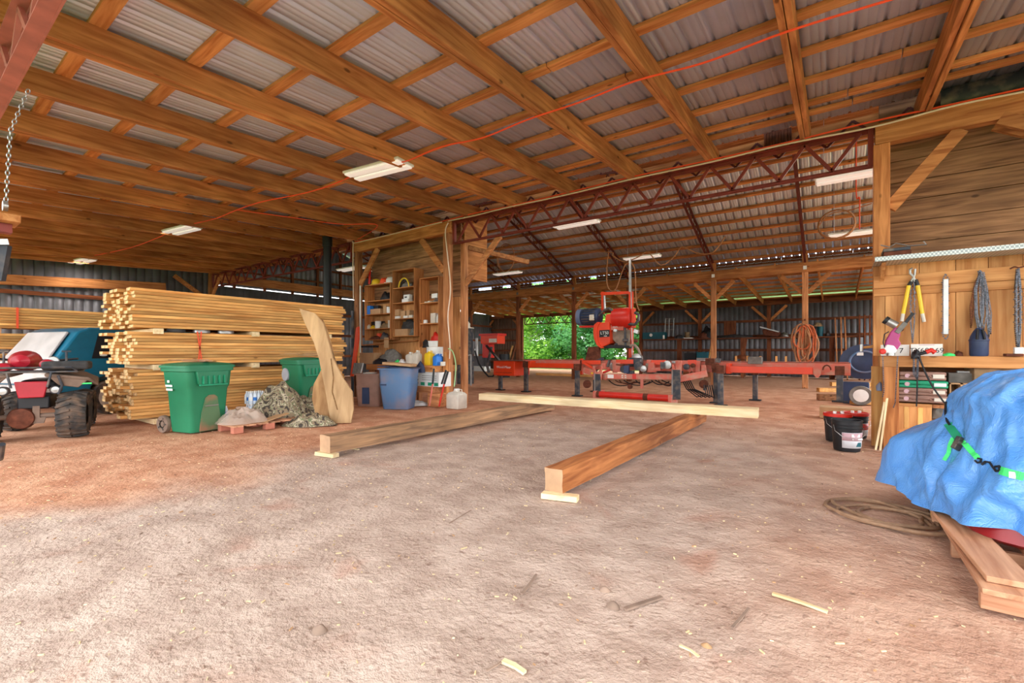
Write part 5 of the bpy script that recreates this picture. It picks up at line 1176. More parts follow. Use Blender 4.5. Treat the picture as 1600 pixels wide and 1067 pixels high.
# licence plates
def lplate(label,px0,px1,py0,py1,Y,dark=True,txt=None,sz=.1):
    a=PY(px0,py1,Y);b=PY(px1,py0,Y); c=(a+b)/2
    t=thing('licence_plate',label,'licence plate',(c.x,Y,a.z),0,'white licence plates on the chain bench')
    w=PY(px1,545,Y).x-PY(px0,545,Y).x; h=w*.5
    mb=MB(); mb.cbox((0,0,h/2),(w,.004,h)); mb.build('plate_sheet',M['plate'],t,bevel=.001)
    if txt:
        text('plate_number',txt,sz,M['black'],t,(0,-.003,h*.45),(math.radians(90),0,0),ext=.001)
    mb=MB(); mb.cbox((0,-.003,h*.92),(w*.5,.002,h*.05)); mb.build('plate_legend',M['pinklabel'],t)
    return t
lp=lplate('white licence plate reading TY60R69 leaning on the backboard',1423,1473,535,556,7.34,txt='TY60R69',sz=.082)
lp.location.z=zt_b; lp.children
lp=lplate('white licence plate half hidden behind the magenta grinder',1376,1421,537,556,7.38,txt='B8 7',sz=.09); lp.location.z=zt_b
# chain grinder
t=thing('chain_grinder','magenta electric chain grinder with silver motor on the bench end','grinder',PY(1391,556,7.2))
YG=7.12
mb=MB(); mb.prism([PY(x,y,YG) for x,y in [(1381,552),(1382,542),(1384,532),(1392,518),(1399,511),(1406,514),(1407,524),(1404,530),(1408,537),(1403,545),(1397,552)]],(0,.08,0)); part('body_casting',mb,'magenta',t,bevel=.012)
a=PY(1382,499,YG+.04); b=PY(1401,509,YG+.04)
mb=MB(); mb.tube([a.lerp(b,.28),b],.045,18); part('motor_can',mb,'steel',t)
mb=MB(); mb.tube([a,a.lerp(b,.28)],.047,18); part('motor_cap',mb,'black',t)
mb=MB(); mb.bar(PY(1401,520,YG),PY(1415,504,YG),.03,.05); part('grinder_blade_guard',mb,'grey',t,bevel=.004)
mb=MB(); mb.bar(PY(1412,508,YG),PY(1427,489,YG),.02,.035); part('pull_handle',mb,'black',t,bevel=.004)
mb=MB(); mb.lathe([(.032,0),(.032,.008)],PY(1407,514,YG+.03),20,'Y'); part('grinding_wheel',mb,'rust',t)
mb=MB(); mb.prism([PY(x,y,YG-.02) for x,y in [(1380,545),(1386,538),(1397,540),(1402,547),(1398,554),(1384,554)]],(0,.1,0)); part('clamp_base',mb,'white',t,bevel=.012)
mb=MB(); mb.lathe([(.02,-.02),(.034,-.01),(.034,.02),(.02,.03)],PY(1379,549,YG-.05),14,'Y'); part('red_knob',mb,'red',t)
mb=MB(); mb.lathe([(.04,-.02),(.04,.015)],PY(1392,553,YG-.03),16,'Z'); part('steel_knob',mb,'steel',t)
mb=MB(); mb.tube([PY(x,y,YG-.01) for x,y in [(1389,518),(1382,522),(1380,535),(1383,545)]],.006,6); part('power_lead',mb,'black',t)
# red handled pruner, gloves, rag, black canister
t=thing('angle_tool','red and black hand tool lying in front of the white plate','hand tool',PY(1445,553,7.22))
mb=MB(); mb.tube([PY(1436,553,7.2),PY(1448,550,7.2)],.02,10); part('black_head',mb,'black',t)
mb=MB(); mb.tube([PY(1447,550,7.2),PY(1455,547,7.2),PY(1461,551,7.2)],.026,10); part('red_grip',mb,'red',t)
o=item('vise_clamp','dark bench vise clamped over the bench edge under the plates','vise',1424,1440,.1,zt_b-.03,M['black'],Y=7.1,dep=.14,shape='blob')
item('glove_pair','lime and white gloves on the bench by the plate','gloves',1474,1494,.035,zt_b,M['lime'],Y=7.22,dep=.1,shape='blob')
item('steel_wool','ball of brown wire wool on the bench','wire wool',1493,1507,.06,zt_b,M['rust'],Y=7.25,dep=.1,shape='blob')
x=PY(1532,540,7.2).x
t=thing('black_canister','black plastic canister with pointed lid on the bench','canister',(x,7.27,zt_b))
MB().lathe([(.07,0),(.08,.02),(.082,.17),(.086,.175),(.086,.19)],n=20).build('canister_body',M['navy'],t)
MB().lathe([(.08,.19),(.075,.22),(.05,.28),(.025,.32),(.0,.325)],n=20,caps=False).build('cone_lid',M['navy'],t)
mb=MB(); mb.tube([(-.03,-.09,.19),(-.02,-.06,.3),(.02,-.06,.3),(.03,-.09,.19)],.012,6); mb.build('handle',M['black'],t)
item('white_note','small white box at the right end of the bench','box',1585,1600,.1,zt_b,M['white'],Y=7.3,dep=.05)
item('dark_file','flat dark whetstone box near the right end of the bench','box',1572,1600,.03,zt_b,M['rust'],Y=7.12,dep=.12)
# cases under the bench
zz=.22
def case(label,px0,px1,h,mat,z,Y=7.22,lab='offw'):
    x0=PY(px0,600,Y).x;x1=PY(px1,600,Y).x
    t=thing('tool_case',label,'tool case',((x0+x1)/2,Y+.15,z),0,'flat tool cases stacked under the bench')
    w=x1-x0
    mb=MB(); mb.box(-w/2,w/2,-.15,.2,0,h*.48); mb.build('case_base',M[mat],t,bevel=.012)
    mb=MB(); mb.box(-w/2,w/2,-.15,.2,h*.5,h); mb.build('case_lid',M[mat],t,bevel=.012)
    mb=MB(); mb.tube([(-.12,-.16,h*.35),(-.1,-.18,h*.6),(.06,-.18,h*.6),(.08,-.16,h*.35)],.008,6); mb.build('handle',M['cbrown'] if mat!='cgreen' else M['cgreen'],t)
    mb=MB(); mb.box(w*.22,w*.46,-.156,-.15,h*.25,h*.72); mb.build('paper_label',M[lab],t)
    mb=MB(); mb.lathe([(.025,-.158),(.025,-.15)],(-w*.32,0,h*.5),14,'Y'); mb.build('round_badge',M['pinklabel'],t)
    return t
z4=PY(1440,628,7.22).z
hh=[(629,618,'cbrown'),(617.5,606.5,'cbrown'),(606,595,'cgreen'),(594,581,'cbrown')]
for (yb,yt,mt),lb,(pa,pb) in zip(hh,['brown flat tool case, bottom one of the four under the bench','brown flat tool case just below the green one under the bench','bright green flat tool case under the bench','brown tool case on top of the green case under the bench'],((1402,1483),(1403,1480),(1404,1482),(1405,1479))):
    z0=PY(1440,yb,7.22).z; z1=PY(1440,yt,7.22).z; case(lb,pa,pb,z1-z0,mt,z0,lab='white' if mt=='cgreen' else 'offw')
# wooden crate
z0=.22; z1=PY(1440,630,7.22).z; x0=PY(1402,650,7.24).x; x1=PY(1456,650,7.24).x
t=thing('wooden_crate','light pine crate with two panelled doors under the bench','crate',((x0+x1)/2,7.4,z0))
mb=MB(); mb.box(x0,x1,7.24,7.7,z0,z1-.01); part('crate_box',mb,'panelZ',t,bevel=.004)
for k in (0,1):
    a=x0+.03+(x1-x0-.06)*k/2; b=a+(x1-x0-.06)/2-.02
    mb=MB(); mb.box(a+.03,b-.03,7.225,7.24,z0+.06,z1-.05); part('door_panel',mb,'newZ',t,bevel=.004)
mb=MB(); mb.box(x0,x1,7.215,7.24,z1-.04,z1-.01); part('crate_rail',mb,'panelX',t,bevel=.002)
mb=MB(); mb.box(x0,x1,7.215,7.24,z0,z0+.04); part('crate_rail',mb,'panelX',t,bevel=.002)
# behind items right of the cases
item('grey_plank_box','flat grey board box under the bench right of the cases','box',1482,1520,.13,PY(1500,600,7.4).z,M['grey'],Y=7.4,dep=.3)
for k,(pa,pb) in enumerate(((1484,1503),(1503,1523))):
    z0=PY(1500,622,7.25).z; x0=PY(pa,600,7.25).x;x1=PY(pb,600,7.25).x
    mb=MB(); h=.17; 
    for (a,b,c,d) in ((x0,x1,0,.012),(x0,x1,h-.012,h)): mb.box(a,b,7.25,7.6,z0+c,z0+d)
    mb.box(x0,x0+.012,7.25,7.6,z0,z0+h); mb.box(x1-.012,x1,7.25,7.6,z0,z0+h); mb.box(x0,x1,7.58,7.6,z0,z0+h)
    tag(mb.build('open_carton',M['card']),'open ended cardboard carton under the bench, %s of two'%('left','right')[k],'carton')
r=random.Random(8)
for k in range(10):
    z=.24+.055*(k//3)+ (0.21 if k>5 else 0); a=PY(1466+r.uniform(-6,14),650,7.3); mb=MB(); p=Vector((a.x,7.25,z)); mb.bar(p,p+Vector((r.uniform(-.1,.25),.5,r.uniform(0,.03))),.06,.04)
    tag(mb.build('firewood_stick',M['postY']),'split wood stick in the pile beside the pine crate','stick','split sticks beside the crate')
item('cloth_roll','grey rag stuffed in the stick pile beside the crate','rag',1457,1483,.13,.42,M['grey'],Y=7.2,dep=.2,shape='blob')
item('white_roll','white roll under the bench top above the cartons','roll',1496,1518,.05,PY(1500,586,7.5).z,M['white'],Y=7.5,dep=.08)
item('canvas_bundle','grey brown canvas bundle under the bench behind the tarp','canvas',1522,1640,.3,PY(1560,600,7.3).z,M['tan'],Y=7.3,dep=.5,shape='box')
item('bottom_box','dusty cloth bundle on the dirt under the lower shelf','cloth',1420,1448,.08,0,M['tan'],Y=7.15,dep=.2,shape='blob')
# leaning thin boards by the leg
for (a_,b_,lb) in (((1368,690),(1382,628),'thin pale board leaning between post and bench leg, left one'),((1375,672),(1386,622),'thin pale board leaning between post and bench leg, right one')):
    mb=MB(); a=PY(*a_,7.05); a.z=.015; mb.bar(a,PY(*b_,7.12),.02,.06,(0,-1,0)); tag(mb.build('thin_board',M['paleZ']),lb,'board')
item('post_blocks','pale wood block nailed to the bench end board','block',1367,1381,.11,PY(1374,597,7.48).z,M['newX'],Y=7.44,dep=.06)
stick('hammer','small claw hammer hanging on the corner post','hammer',[('hammer_handle',[PY(1344,543.5,7.6),PY(1367,541,7.6)],.018,'newX'),('hammer_head',[PY(1346,538,7.58),PY(1346,549,7.58)],.02,'steel')])
item('blue_dish','small blue plastic dish on a nail at the bench end','dish',1369,1381,.1,PY(1374,611,7.3).z,M['bluep'],Y=7.36,dep=.05,shape='blob')
# ================================================================= BUCKETS, CARDBOARD
def bucket(label,px,py,dia,h,body,lid=None,d_=0):
    p=G(px,py); p.z=0; p=p+Vector((-sT,cT,0))*dia*.5
    t=thing('bucket',label,'bucket',p,TH,'five gallon buckets by the chain bench')
    r=dia/2
    prof=[(r*.86,0),(r*.88,.015),(r*.97,h*.72),(r*1.03,h*.73),(r*1.03,h*.75),(r*.98,h*.76),(r*.98,h*.82),(r*1.04,h*.83),(r*1.04,h*.85),(r,h*.86),(r*1.0,h*.96),(r*1.05,h*.97),(r*1.05,h)]
    if lid is None: prof+=[(r*.96,h),(r*.84,.03)]
    MB().lathe(prof,n=32).build('bucket_body',body,t)
    mb=MB(); n=10; vs=[]
    for j in (0,1):
        for i in range(n+1):
            a=math.radians(-90-55+i*11); z=h*(.12+.5*j); rr=r*(.89+.075*(.12+.5*j)/.72)+.004; vs.append((rr*math.cos(a),rr*math.sin(a),z))
    mb.add(vs,[(i,i+1,n+2+i,n+1+i) for i in range(n)]); mb.build('label_band',M['labelw'],t,solid=.001)
    vs=[]; mb=MB()
    for j in (0,1):
        for i in range(n+1):
            a=math.radians(-90-54+i*10.8); z=h*(.36+.25*j); rr=r*(.89+.075*(.36+.25*j)/.72)+.006; vs.append((rr*math.cos(a),rr*math.sin(a),z))
    mb.add(vs,[(i,i+1,n+2+i,n+1+i) for i in range(n)]); mb.build('label_panel',M['pinklabel'] if lid is None else M['red'],t,solid=.001)
    mb=MB(); mb.tube([(-r*1.05,0,h*.84),(-r*1.15,-r*.3,h*.66),(-r*.9,-r*.75,h*.5),(-r*.3,-r*1.05,h*.44),(r*.3,-r*1.08,h*.46),(r*.9,-r*.75,h*.55),(r*1.12,-r*.3,h*.7),(r*1.05,0,h*.84)],.003,5); mb.build('wire_handle',M['steel'],t)
    if lid is None:
        mb=MB(); mb.cbox((.0,-r*.955,h*.53),(.10,.006,.035)); mb.cbox((.02,-r*.94,h*.42),(.12,.006,.02)); mb.build('label_marks',M['white'],t)
        mb=MB(); mb.cbox((.03,-r*.915,h*.24),(.07,.006,.05)); mb.build('label_picture',M['tealb'],t)
    if lid is not None:
        MB().lathe([(r*1.07,h-.03),(r*1.07,h+.005),(r*.98,h+.012),(r*.95,h+.002)],n=32).build('lid',lid,t)
        for dx in (-.04,.06): MB().lathe([(.022,h),(.022,h+.03),(.015,h+.035)],(dx,0,0),14).build('spout',M['white'],t)
    return t
M['labelw']=plain('printed_label',srgb(222,226,232),.6)
bucket('open black bucket with pink and white label beside the chain bench',1338,707,.31,.37,M['black'])
bucket('black bucket with red lid behind the open bucket',1322,692,.31,.365,M['black'],M['red'])
bucket('second red lidded bucket behind the corner of the open bucket',1349,686,.30,.34,M['black'],M['red'])
p=G(1310,655); mb=MB(); mb.box(p.x-.28,p.x+.35,p.y,p.y+.4,0,.2); tag(mb.build('cardboard_box',M['card'],bevel=.006),'cardboard box under the right leg of the sawmill','box')
# timbers right of the mill
for i,(x0,y0,x1,y1,h,lb) in enumerate(((1278,625,1372,627,.16,'grey brown timber on the dirt behind the buckets, nearest'),(1278,612,1372,613,.12,'pale timber lying across the others beyond the buckets'),(1298,603,1372,604,.14,'pale timber farthest back beyond the right leg of the sawmill'),(1330,632,1372,633,.08,'short board lying right of the mill leg'))):
    a=G(x0,y0); b=G(x1,y1); a.z=b.z=h/2 if i<3 else .05; mb=MB(); mb.bar(a,b,.18,h if i<3 else .08); tag(mb.build('timber',M['newX'] if i else M['oldX'],bevel=.006),lb,'timber')
# wheelbarrow: dark blue tray with wheel behind the post
t=thing('wheelbarrow','upended dark blue wheelbarrow with white rimmed wheel left of the corner post','wheelbarrow',G(1350,600))
Yw=13.2
mb=MB(); c=PY(1350,565,Yw); 
mb.lathe([(.0,.02),(.34,.02),(.40,-.02),(.40,-.06),(.30,-.08),(.0,-.09)],c,28,'Y',b=1.0,a=1.15,caps=False); part('tray',mb,'navy',t)
mb=MB(); mb.lathe([(.24,-.1),(.26,-.11),(.26,-.12),(.24,-.13),(.22,-.12)],c,28,'Y',a=1.1,caps=False); part('tray_rim',mb,'bluep',t)
mb=MB(); mb.cbox(PY(1344,553,Yw-.12),(.12,.01,.07)); part('sticker',mb,'white',t)
p=PY(1345,590,Yw-.3); p.z=.22
mb=MB(); mb.lathe([(.14,-.04),(.21,-.05),(.22,0),(.21,.05),(.14,.04)],p,24,'Y',caps=False); wv=part('wheel',mb,'grey',t)
mb=MB(); mb.lathe([(.03,-.055),(.145,-.04),(.145,.04),(.03,.055)],p,20,'Y'); part('wheel_rim',mb,'white',wv)
mb=MB(); mb.box(c.x-.4,c.x+.1,Yw,Yw+.3,.0,.5); part('blue_base',mb,'navy',t,bevel=.02)
# coiled hose on the dirt
mb=MB(); c=G(1392,818); r=random.Random(3); pts=[]
for k in range(58):
    a=-k*math.pi/7; rx=.30+.10*math.sin(k*.29)+.05*math.sin(k*1.13); ry=.24+.09*math.cos(k*.23); pts.append((c.x+.05*math.sin(k*.21)+rx*math.cos(a)*.8-.12*math.sin(a),c.y+.12+ry*math.sin(a)+.25*rx*math.cos(a),.016+.012*abs(math.sin(k*.5))))
Q=[Vector(p) for p in pts]; Q+=[G(1450,800)+Vector((0,0,.02)),G(1467,775)+Vector((0,.1,.06)),G(1466,755)+Vector((0,.15,.25))]
cable('garden_hose',Q,.013,M['hose'],'muddy tan garden hose loosely coiled on the dirt by the tarp','hose',8)
# ================================================================= TARP LOAD ON PALLETS
Pn=Vector((.62,3.05,0))
pallet('pine pallet under the blue tarp at the right edge of the frame',(1.22,3.62,0),0,1.35,1.38,5,.10,.2,False,'palletX',.025)
# wider top boards seen at the front
mb=MB(); mb.bar((.66,3.02,.142),(.60,4.22,.142),.17,.028); tag(mb.build('loose_board',M['palletY'],bevel=.003),'wide board lying along the left edge of the tarped pallet','board')
mb=MB(); 
t=thing('red_machine','red steel drum base sticking out under the blue tarp','machine',(1.25,4.15,.13))
def rring(x0,x1,y0,y1,r,z,n=6):
    o=[]
    for cx,cy,a0 in ((x1-r,y1-r,0),(x0+r,y1-r,90),(x0+r,y0+r,180),(x1-r,y0+r,270)):
        for k in range(n): a=math.radians(a0+k*90/(n-1)); o.append((cx+r*math.cos(a),cy+r*math.sin(a),z))
    return o
mb=MB(); mb.loft([rring(.66,1.9,3.58,4.8,.25,.135),rring(.64,1.9,3.55,4.8,.25,.16),rring(.66,1.9,3.58,4.8,.25,.30)]); mb.build('drum_base',M['redgl'],t,world=True)
mb=MB(); mb.cbox((.93,3.545,.2),(.03,.02,.03)); mb.build('bolt_head',M['dsteel'],t,world=True)
def tarpmat():
    m,nt,b=newmat('blue_poly_tarp'); N=nt.nodes.new; L=nt.links.new
    tc=N('ShaderNodeTexCoord'); n=N('ShaderNodeTexNoise'); n.inputs['Scale'].default_value=6; n.inputs['Detail'].default_value=6; n.inputs['Distortion'].default_value=1.2; L(tc.outputs['Object'],n.inputs['Vector'])
    v=N('ShaderNodeTexVoronoi'); v.inputs['Scale'].default_value=9; v.feature='DISTANCE_TO_EDGE'
    ad=N('ShaderNodeVectorMath'); ad.operation='ADD'; L(tc.outputs['Object'],ad.inputs[0]); L(n.outputs['Color'],ad.inputs[1]); L(ad.outputs[0],v.inputs['Vector'])
    cr=N('ShaderNodeMix'); cr.data_type='RGBA'; cr.inputs['A'].default_value=srgb(52,132,222); cr.inputs['B'].default_value=srgb(112,176,240); L(n.outputs[0],cr.inputs['Factor']); L(cr.outputs['Result'],b.inputs['Base Color'])
    b.inputs['Roughness'].default_value=.26; b.inputs['Specular IOR Level'].default_value=.8
    m1=N('ShaderNodeMath'); m1.operation='MULTIPLY_ADD'; m1.inputs[1].default_value=.5; L(v.outputs['Distance'],m1.inputs[0]); L(n.outputs[0],m1.inputs[2])
    bp=N('ShaderNodeBump'); bp.inputs['Strength'].default_value=.55; bp.inputs['Distance'].default_value=.02; L(m1.outputs[0],bp.inputs['Height']); L(bp.outputs[0],b.inputs['Normal']); return m
M['tarp']=tarpmat()
tcx,tcy=1.28,4.28
def tarp_pt(th,t):
    # t 0 top centre .. 1 hem
    ct,st=math.cos(th),math.sin(th)
    sq=(abs(ct)**2.6+abs(st)**2.6)**(-1/2.6)
    RX,RY=.70,.76
    prof=[(0,0,1.08),(.18,.35,1.07),(.34,.62,1.02),(.48,.82,.90),(.62,.93,.70),(.76,.98,.48),(.88,1.01,.34),(1,1.06,.22)]
    for a,b in zip(prof,prof[1:]):
        if t<=b[0]+1e-9: u=(t-a[0])/(b[0]-a[0]); u=u; r=a[1]+(b[1]-a[1])*u; z=a[2]+(b[2]-a[2])*u; break
    left=math.exp(-((math.atan2(math.sin(th-math.radians(157)),math.cos(th-math.radians(157))))/.36)**2)
    low=max(0,(t-.62)/.38)
    fl=max(0,min(1,(t-.58)/.16)); fl=fl*fl*(3-2*fl); r+= left*fl*.36; z-= left*max(0,(t-.62)/.38)*.06; 
    front=math.exp(-((math.atan2(math.sin(th-math.radians(262)),math.cos(th-math.radians(262))))/.5)**2)
    r+= front*low*.06
    hem=.05*math.sin(th*5+1)+.03*math.sin(th*11)
    z+= (hem*.6-front*.03-.05*math.exp(-((math.atan2(math.sin(th-math.radians(205)),math.cos(th-math.radians(205))))/.3)**2))*low
    # gathers: folds fan out from the strap belt at t~.62
    belt=math.exp(-((t-.62)/.09)**2)
    ph=th*9+2.2*mnoise.noise(Vector((ct*2,st*2,0)))+3*(t-.62)
    fold=abs(math.sin(ph))**1.5
    amp=.05*min(1,abs(t-.6)/.2)*(.4+ .8*abs(mnoise.noise(Vector((ct*3,st*3,4)))))*2*min(1,t*2)
    r+= amp*(fold-.45)*1.1
    r-= .045*belt
    rdg=lambda s,o:1-2.4*abs(mnoise.noise(Vector((ct*s+o,st*s+t*1.2,t*s*.9+o))))
    r+= (.055*rdg(2.4,1)+.03*rdg(5,7)+.013*rdg(11,3))*min(1,t*1.6)
    z+= (.03*rdg(2.6,11)+.012*rdg(7,5))*(1-low)*min(1,t*3+.2)
    r+= .01*mnoise.noise(Vector((ct*6,st*6,t*9)))
    z+= .02*mnoise.noise(Vector((ct*4+5,st*4,t*7)))*(1-low)
    return Vector((tcx+r*RX*sq*ct,tcy+r*RY*sq*st,z))
n,m=340,110; mb=MB(); vs=[tarp_pt(2*math.pi*i/n,j/(m-1)) for j in range(m) for i in range(n)]
mb.add(vs,[(j*n+i,j*n+(i+1)%n,(j+1)*n+(i+1)%n,(j+1)*n+i) for j in range(m-1) for i in range(n)])
tarp=mb.build('blue_tarp',M['tarp'],ang=180); tag(tarp,'crinkled blue tarp strapped over a load on the right pallet','tarp')
from mathutils.bvhtree import BVHTree
bv=BVHTree.FromPolygons([Vector(v) for v in mb.v],mb.f)
def hit(px,py,off=.012):
    o=Vector((0,0,HC)); d=(PD(px,py,1.)-o).normalized(); h=bv.ray_cast(o,d)
    if h[0] is None: return PD(px,py,3.0)
    return h[0]-d*off
def strip(pts,w,mat,name,parent,k=6):
    P=[]; 
    for a,b in zip(pts,pts[1:]):
        for i in range(k): P.append((a[0]+(b[0]-a[0])*i/k,a[1]+(b[1]-a[1])*i/k))
    P.append(pts[-1]); H=[hit(*p) for p in P]; mb=MB()
    for a,b in zip(H,H[1:]): mb.bar(a,b,w,.006,(a-Vector((0,0,HC))).normalized())
    return mb.build(name,mat,parent,world=True)
t=thing('ratchet_strap','lime green ratchet strap with steel ratchet and black hooks around the blue tarp','strap',hit(1500,690))
strip([(1481,662),(1488,672),(1497,684)],.045,M['cgreen'],'dark_webbing',t); strip([(1505,690),(1516,703),(1528,716)],.03,M['lime'],'webbing',t)
strip([(1563,735),(1580,740),(1600,745)],.045,M['lime'],'webbing',t)
strip([(1587,738),(1587,748)],.05,M['white'],'stitched_tab',t)
strip([(1489,684),(1484,695),(1482,708),(1475,719)],.02,M['lime'],'loose_tail',t)
c=hit(1498,693,.03); rot=Matrix.Rotation(TH,3,'Z')@Matrix.Rotation(.5,3,'Y')
mb=MB(); mb.cbox(c,(.05,.03,.085),rot); mb.tube([c+rot@Vector((-.035,-.02,0)),c+rot@Vector((.035,-.02,0))],.014,10); rt=mb.build('ratchet',M['dsteel'],t,world=True,bevel=.004)
mb=MB(); mb.tube([hit(x,y,.02) for x,y in [(1523,719),(1527,723),(1532,722),(1533,717),(1528,716)]],.006,6); mb.build('black_hook',M['black'],t,world=True)
mb=MB(); mb.tube([hit(x,y,.022) for x,y in [(1534,726),(1540,721),(1546,722),(1550,728),(1556,736),(1562,735),(1561,728),(1555,729)]],.0065,6); mb.build('black_hook',M['black'],t,world=True)
mb=MB(); mb.tube([hit(x,y,.014) for x,y in [(1478,628),(1477,645),(1480,658),(1484,664)]],.008,6); tag(mb.build('bungee_cord',M['black']),'black cord across the left side of the blue tarp','cord')
for px,py,lb in ((1447,768,'brass eyelet in the lower left corner of the blue tarp'),(1475,800,'eyelet near the hem of the blue tarp above the pallet')): 
    pass
mb=MB(); p=G(1461,800); mb.box(.55,.62,4.3,4.36,0,.5); tag(mb.build('wood_stake',M['newZ']),'pale wooden stake under the left flap of the blue tarp','stake')
# ================================================================= QUAD BIKE
atv=thing('quad_bike','muddy red quad bike with racks at the left edge, seen end on','quad bike',(-9.0,1.26,0),math.radians(71))
def ap(name,mb,mat,parent=None,**k): return mb.build(name,M[mat],parent or atv,**k)
def tyre(x,y,r_,w):
    n=48; mb=MB(); prof=[(.16,-w/2+.02),(.22,-w/2),(r_-.05,-w/2-.005),(r_-.015,-w*.36),(r_,-w*.15),(r_,w*.15),(r_-.015,w*.36),(r_-.05,w/2+.005),(.22,w/2),(.16,w/2-.02)]
    mb.lathe(prof,(x,y,r_),n,'X',caps=False); o=ap('tyre',mb,'rubber')
    mb=MB()
    for k in range(22):
        a=k*2*math.pi/22
        for s in (-1,1):
            for (u0,u1,da) in ((.02,.42,.14),):
                p=Vector((x+s*w*u0,y+(r_+.006)*math.cos(a),r_+(r_+.006)*math.sin(a))); q=Vector((x+s*w*.5,y+(r_-.02)*math.cos(a+da),r_+(r_-.02)*math.sin(a+da)))
                mb.bar(p,q,.028,.03,(0,math.cos(a),math.sin(a)))
    mb.build('tread_lugs',M['rubber'],o)
    MB().lathe([(.03,-w*.3),(.17,-w*.25),(.17,w*.25),(.03,w*.3)],(x,y,r_),24,'X').build('wheel_rim',M['dust'],o)
for x in (-.46,.44): tyre(x,0,.315,.30)
for x in (-.40,.38): tyre(x,1.25,.29,.24)
mb=MB(); mb.tube([(-.45,0,.32),(.45,0,.32)],.035,10); ap('axle_housing',mb,'dust')
mb=MB(); mb.lathe([(.04,-.1),(.13,-.08),(.15,0),(.13,.08),(.04,.1)],(-.08,0,.3),20,'Y'); ap('gear_case',mb,'rust')
mb=MB(); mb.prism([(-.02,-.05,.22),(.14,-.05,.22),(.16,-.05,.3),(.1,-.05,.3),(.1,-.05,.46),(.03,-.05,.46),(.03,-.05,.3),(-.04,-.05,.3)],(0,.03,0)); ap('hitch_plate',mb,'dust')
mb=MB(); mb.box(-.12,.2,-.05,.6,.42,.6); ap('frame_box',mb,'black',bevel=.02)
mb=MB(); mb.prism([(-.13,-.14,.80),(.20,-.14,.80),(.16,-.14,.58),(-.09,-.14,.58)],(0,.05,0)); ap('red_panel',mb,'atvred',bevel=.012)
for s in (-1,1):
    mb=MB(); pr=[(s*.16,-.15,.86),(s*.62,-.12,.80),(s*.70,-.02,.70),(s*.66,.35,.78),(s*.5,.5,.86),(s*.16,.5,.88)]
    mb.prism(pr if s>0 else pr[::-1],(0,0,.05)); ap('fender',mb,'dust',bevel=.02)
    mb=MB(); mb.prism([(s*.2,-.13,.86),(s*.6,-.13,.80),(s*.5,-.13,.7),(s*.3,-.13,.74)],(0,.04,0)); ap('fender_flap',mb,'dust',bevel=.01)
    mb=MB(); mb.lathe([(.0,-.03),(.05,-.03),(.065,0),(.06,.06)],(s*.25+.02,-.12,.68),20,'Y',caps=False); l=ap('headlamp',mb,'dsteel')
    MB().lathe([(.0,-.035),(.042,-.032)],(s*.25+.02,-.12,.68),16,'Y',caps=False).build('lens',M['steel'],l)
    mb=MB(); mb.tube([(s*.30,-.14,.62),(s*.34,-.16,.74),(s*.30,-.17,.88)],.016,8); ap('guard_tube',mb,'dsteel')
mb=MB(); mb.box(.52,.64,-.13,-.11,.745,.765); ap('reflector',mb,'lime')
# rack
mb=MB()
for y in (-.2,-.05,.12,.3): mb.tube([(-.5,y,.93),(.5,y,.93)],.013,6)
for x in (-.5,-.25,0,.25,.5): mb.tube([(x,-.2,.93),(x,.3,.93)],.011,6)
mb.tube([(-.5,-.2,.93),(-.45,-.24,.99),(.45,-.24,.99),(.5,-.2,.93)],.014,6)
mb.tube([(-.18,-.2,.93),(-.14,-.2,.72)],.014,6); mb.tube([(.24,-.2,.93),(.2,-.2,.72)],.014,6); ap('cargo_rack',mb,'dsteel')
mb=MB(); mb.box(.12,.6,-.12,.28,.95,1.07); ap('rack_bag',mb,'dgrey',bevel=.03)
mb=MB(); mb.box(-.2,.2,.45,1.25,.66,.8); ap('seat',mb,'black',bevel=.05)
mb=MB(); vs=[]
mb.lathe([(.0,-.3),(.10,-.26),(.16,-.1),(.17,.05),(.13,.2),(.0,.26)],(-.17,.62,1.07),20,'Y',b=.9,caps=False); ap('fuel_tank',mb,'atvred')
mb=MB(); mb.lathe([(.0,-.1),(.09,-.06),(.1,.1),(.0,.16)],(-.33,.3,.99),16,'Y',b=.6,caps=False); ap('red_cowl',mb,'atvred'); mb=MB(); mb.lathe([(.0,-.1),(.08,-.06),(.09,.1),(.0,.16)],(.1,.4,1.02),16,'Y',b=.9,caps=False); ap('red_cowl',mb,'atvred')
mb=MB(); mb.tube([(-.5,.55,1.12),(-.3,.6,1.08),(0,.62,1.05),(.2,.6,1.08),(.4,.55,1.1)],.016,8); ap('handlebar',mb,'black')
for x in (-.36,.28): mb=MB(); mb.tube([(x,.5,1.04),(x,.5,1.22)],.014,6); mb.tube([(x-.05,.5,1.21),(x+.05,.5,1.21)],.014,6); ap('control_lever',mb,'dsteel')
mb=MB(); mb.lathe([(.06,-.01),(.07,0),(.06,.012)],(.15,.42,1.07),18,'Y'); ap('gauge_pod',mb,'steel')
# foot peg piece of another vehicle at the frame edge
mb=MB(); c=G(2,722); mb.tube([(c.x-.1,c.y,.02),(c.x+.04,c.y,.2)],.03,8); tag(mb.build('metal_foot',M['dsteel']),'grey metal foot poking in at the lower left edge near the quad tyre','stand')
# ================================================================= CAR
car=thing('car','old teal car with dusty slanted rear glass between the lumber stacks','car',(-11.2,1.8,0))
XC=-12.0
def cp(px,py,X=XC): 
    a=(px-800)/F; 
    return PX(px,py,X)
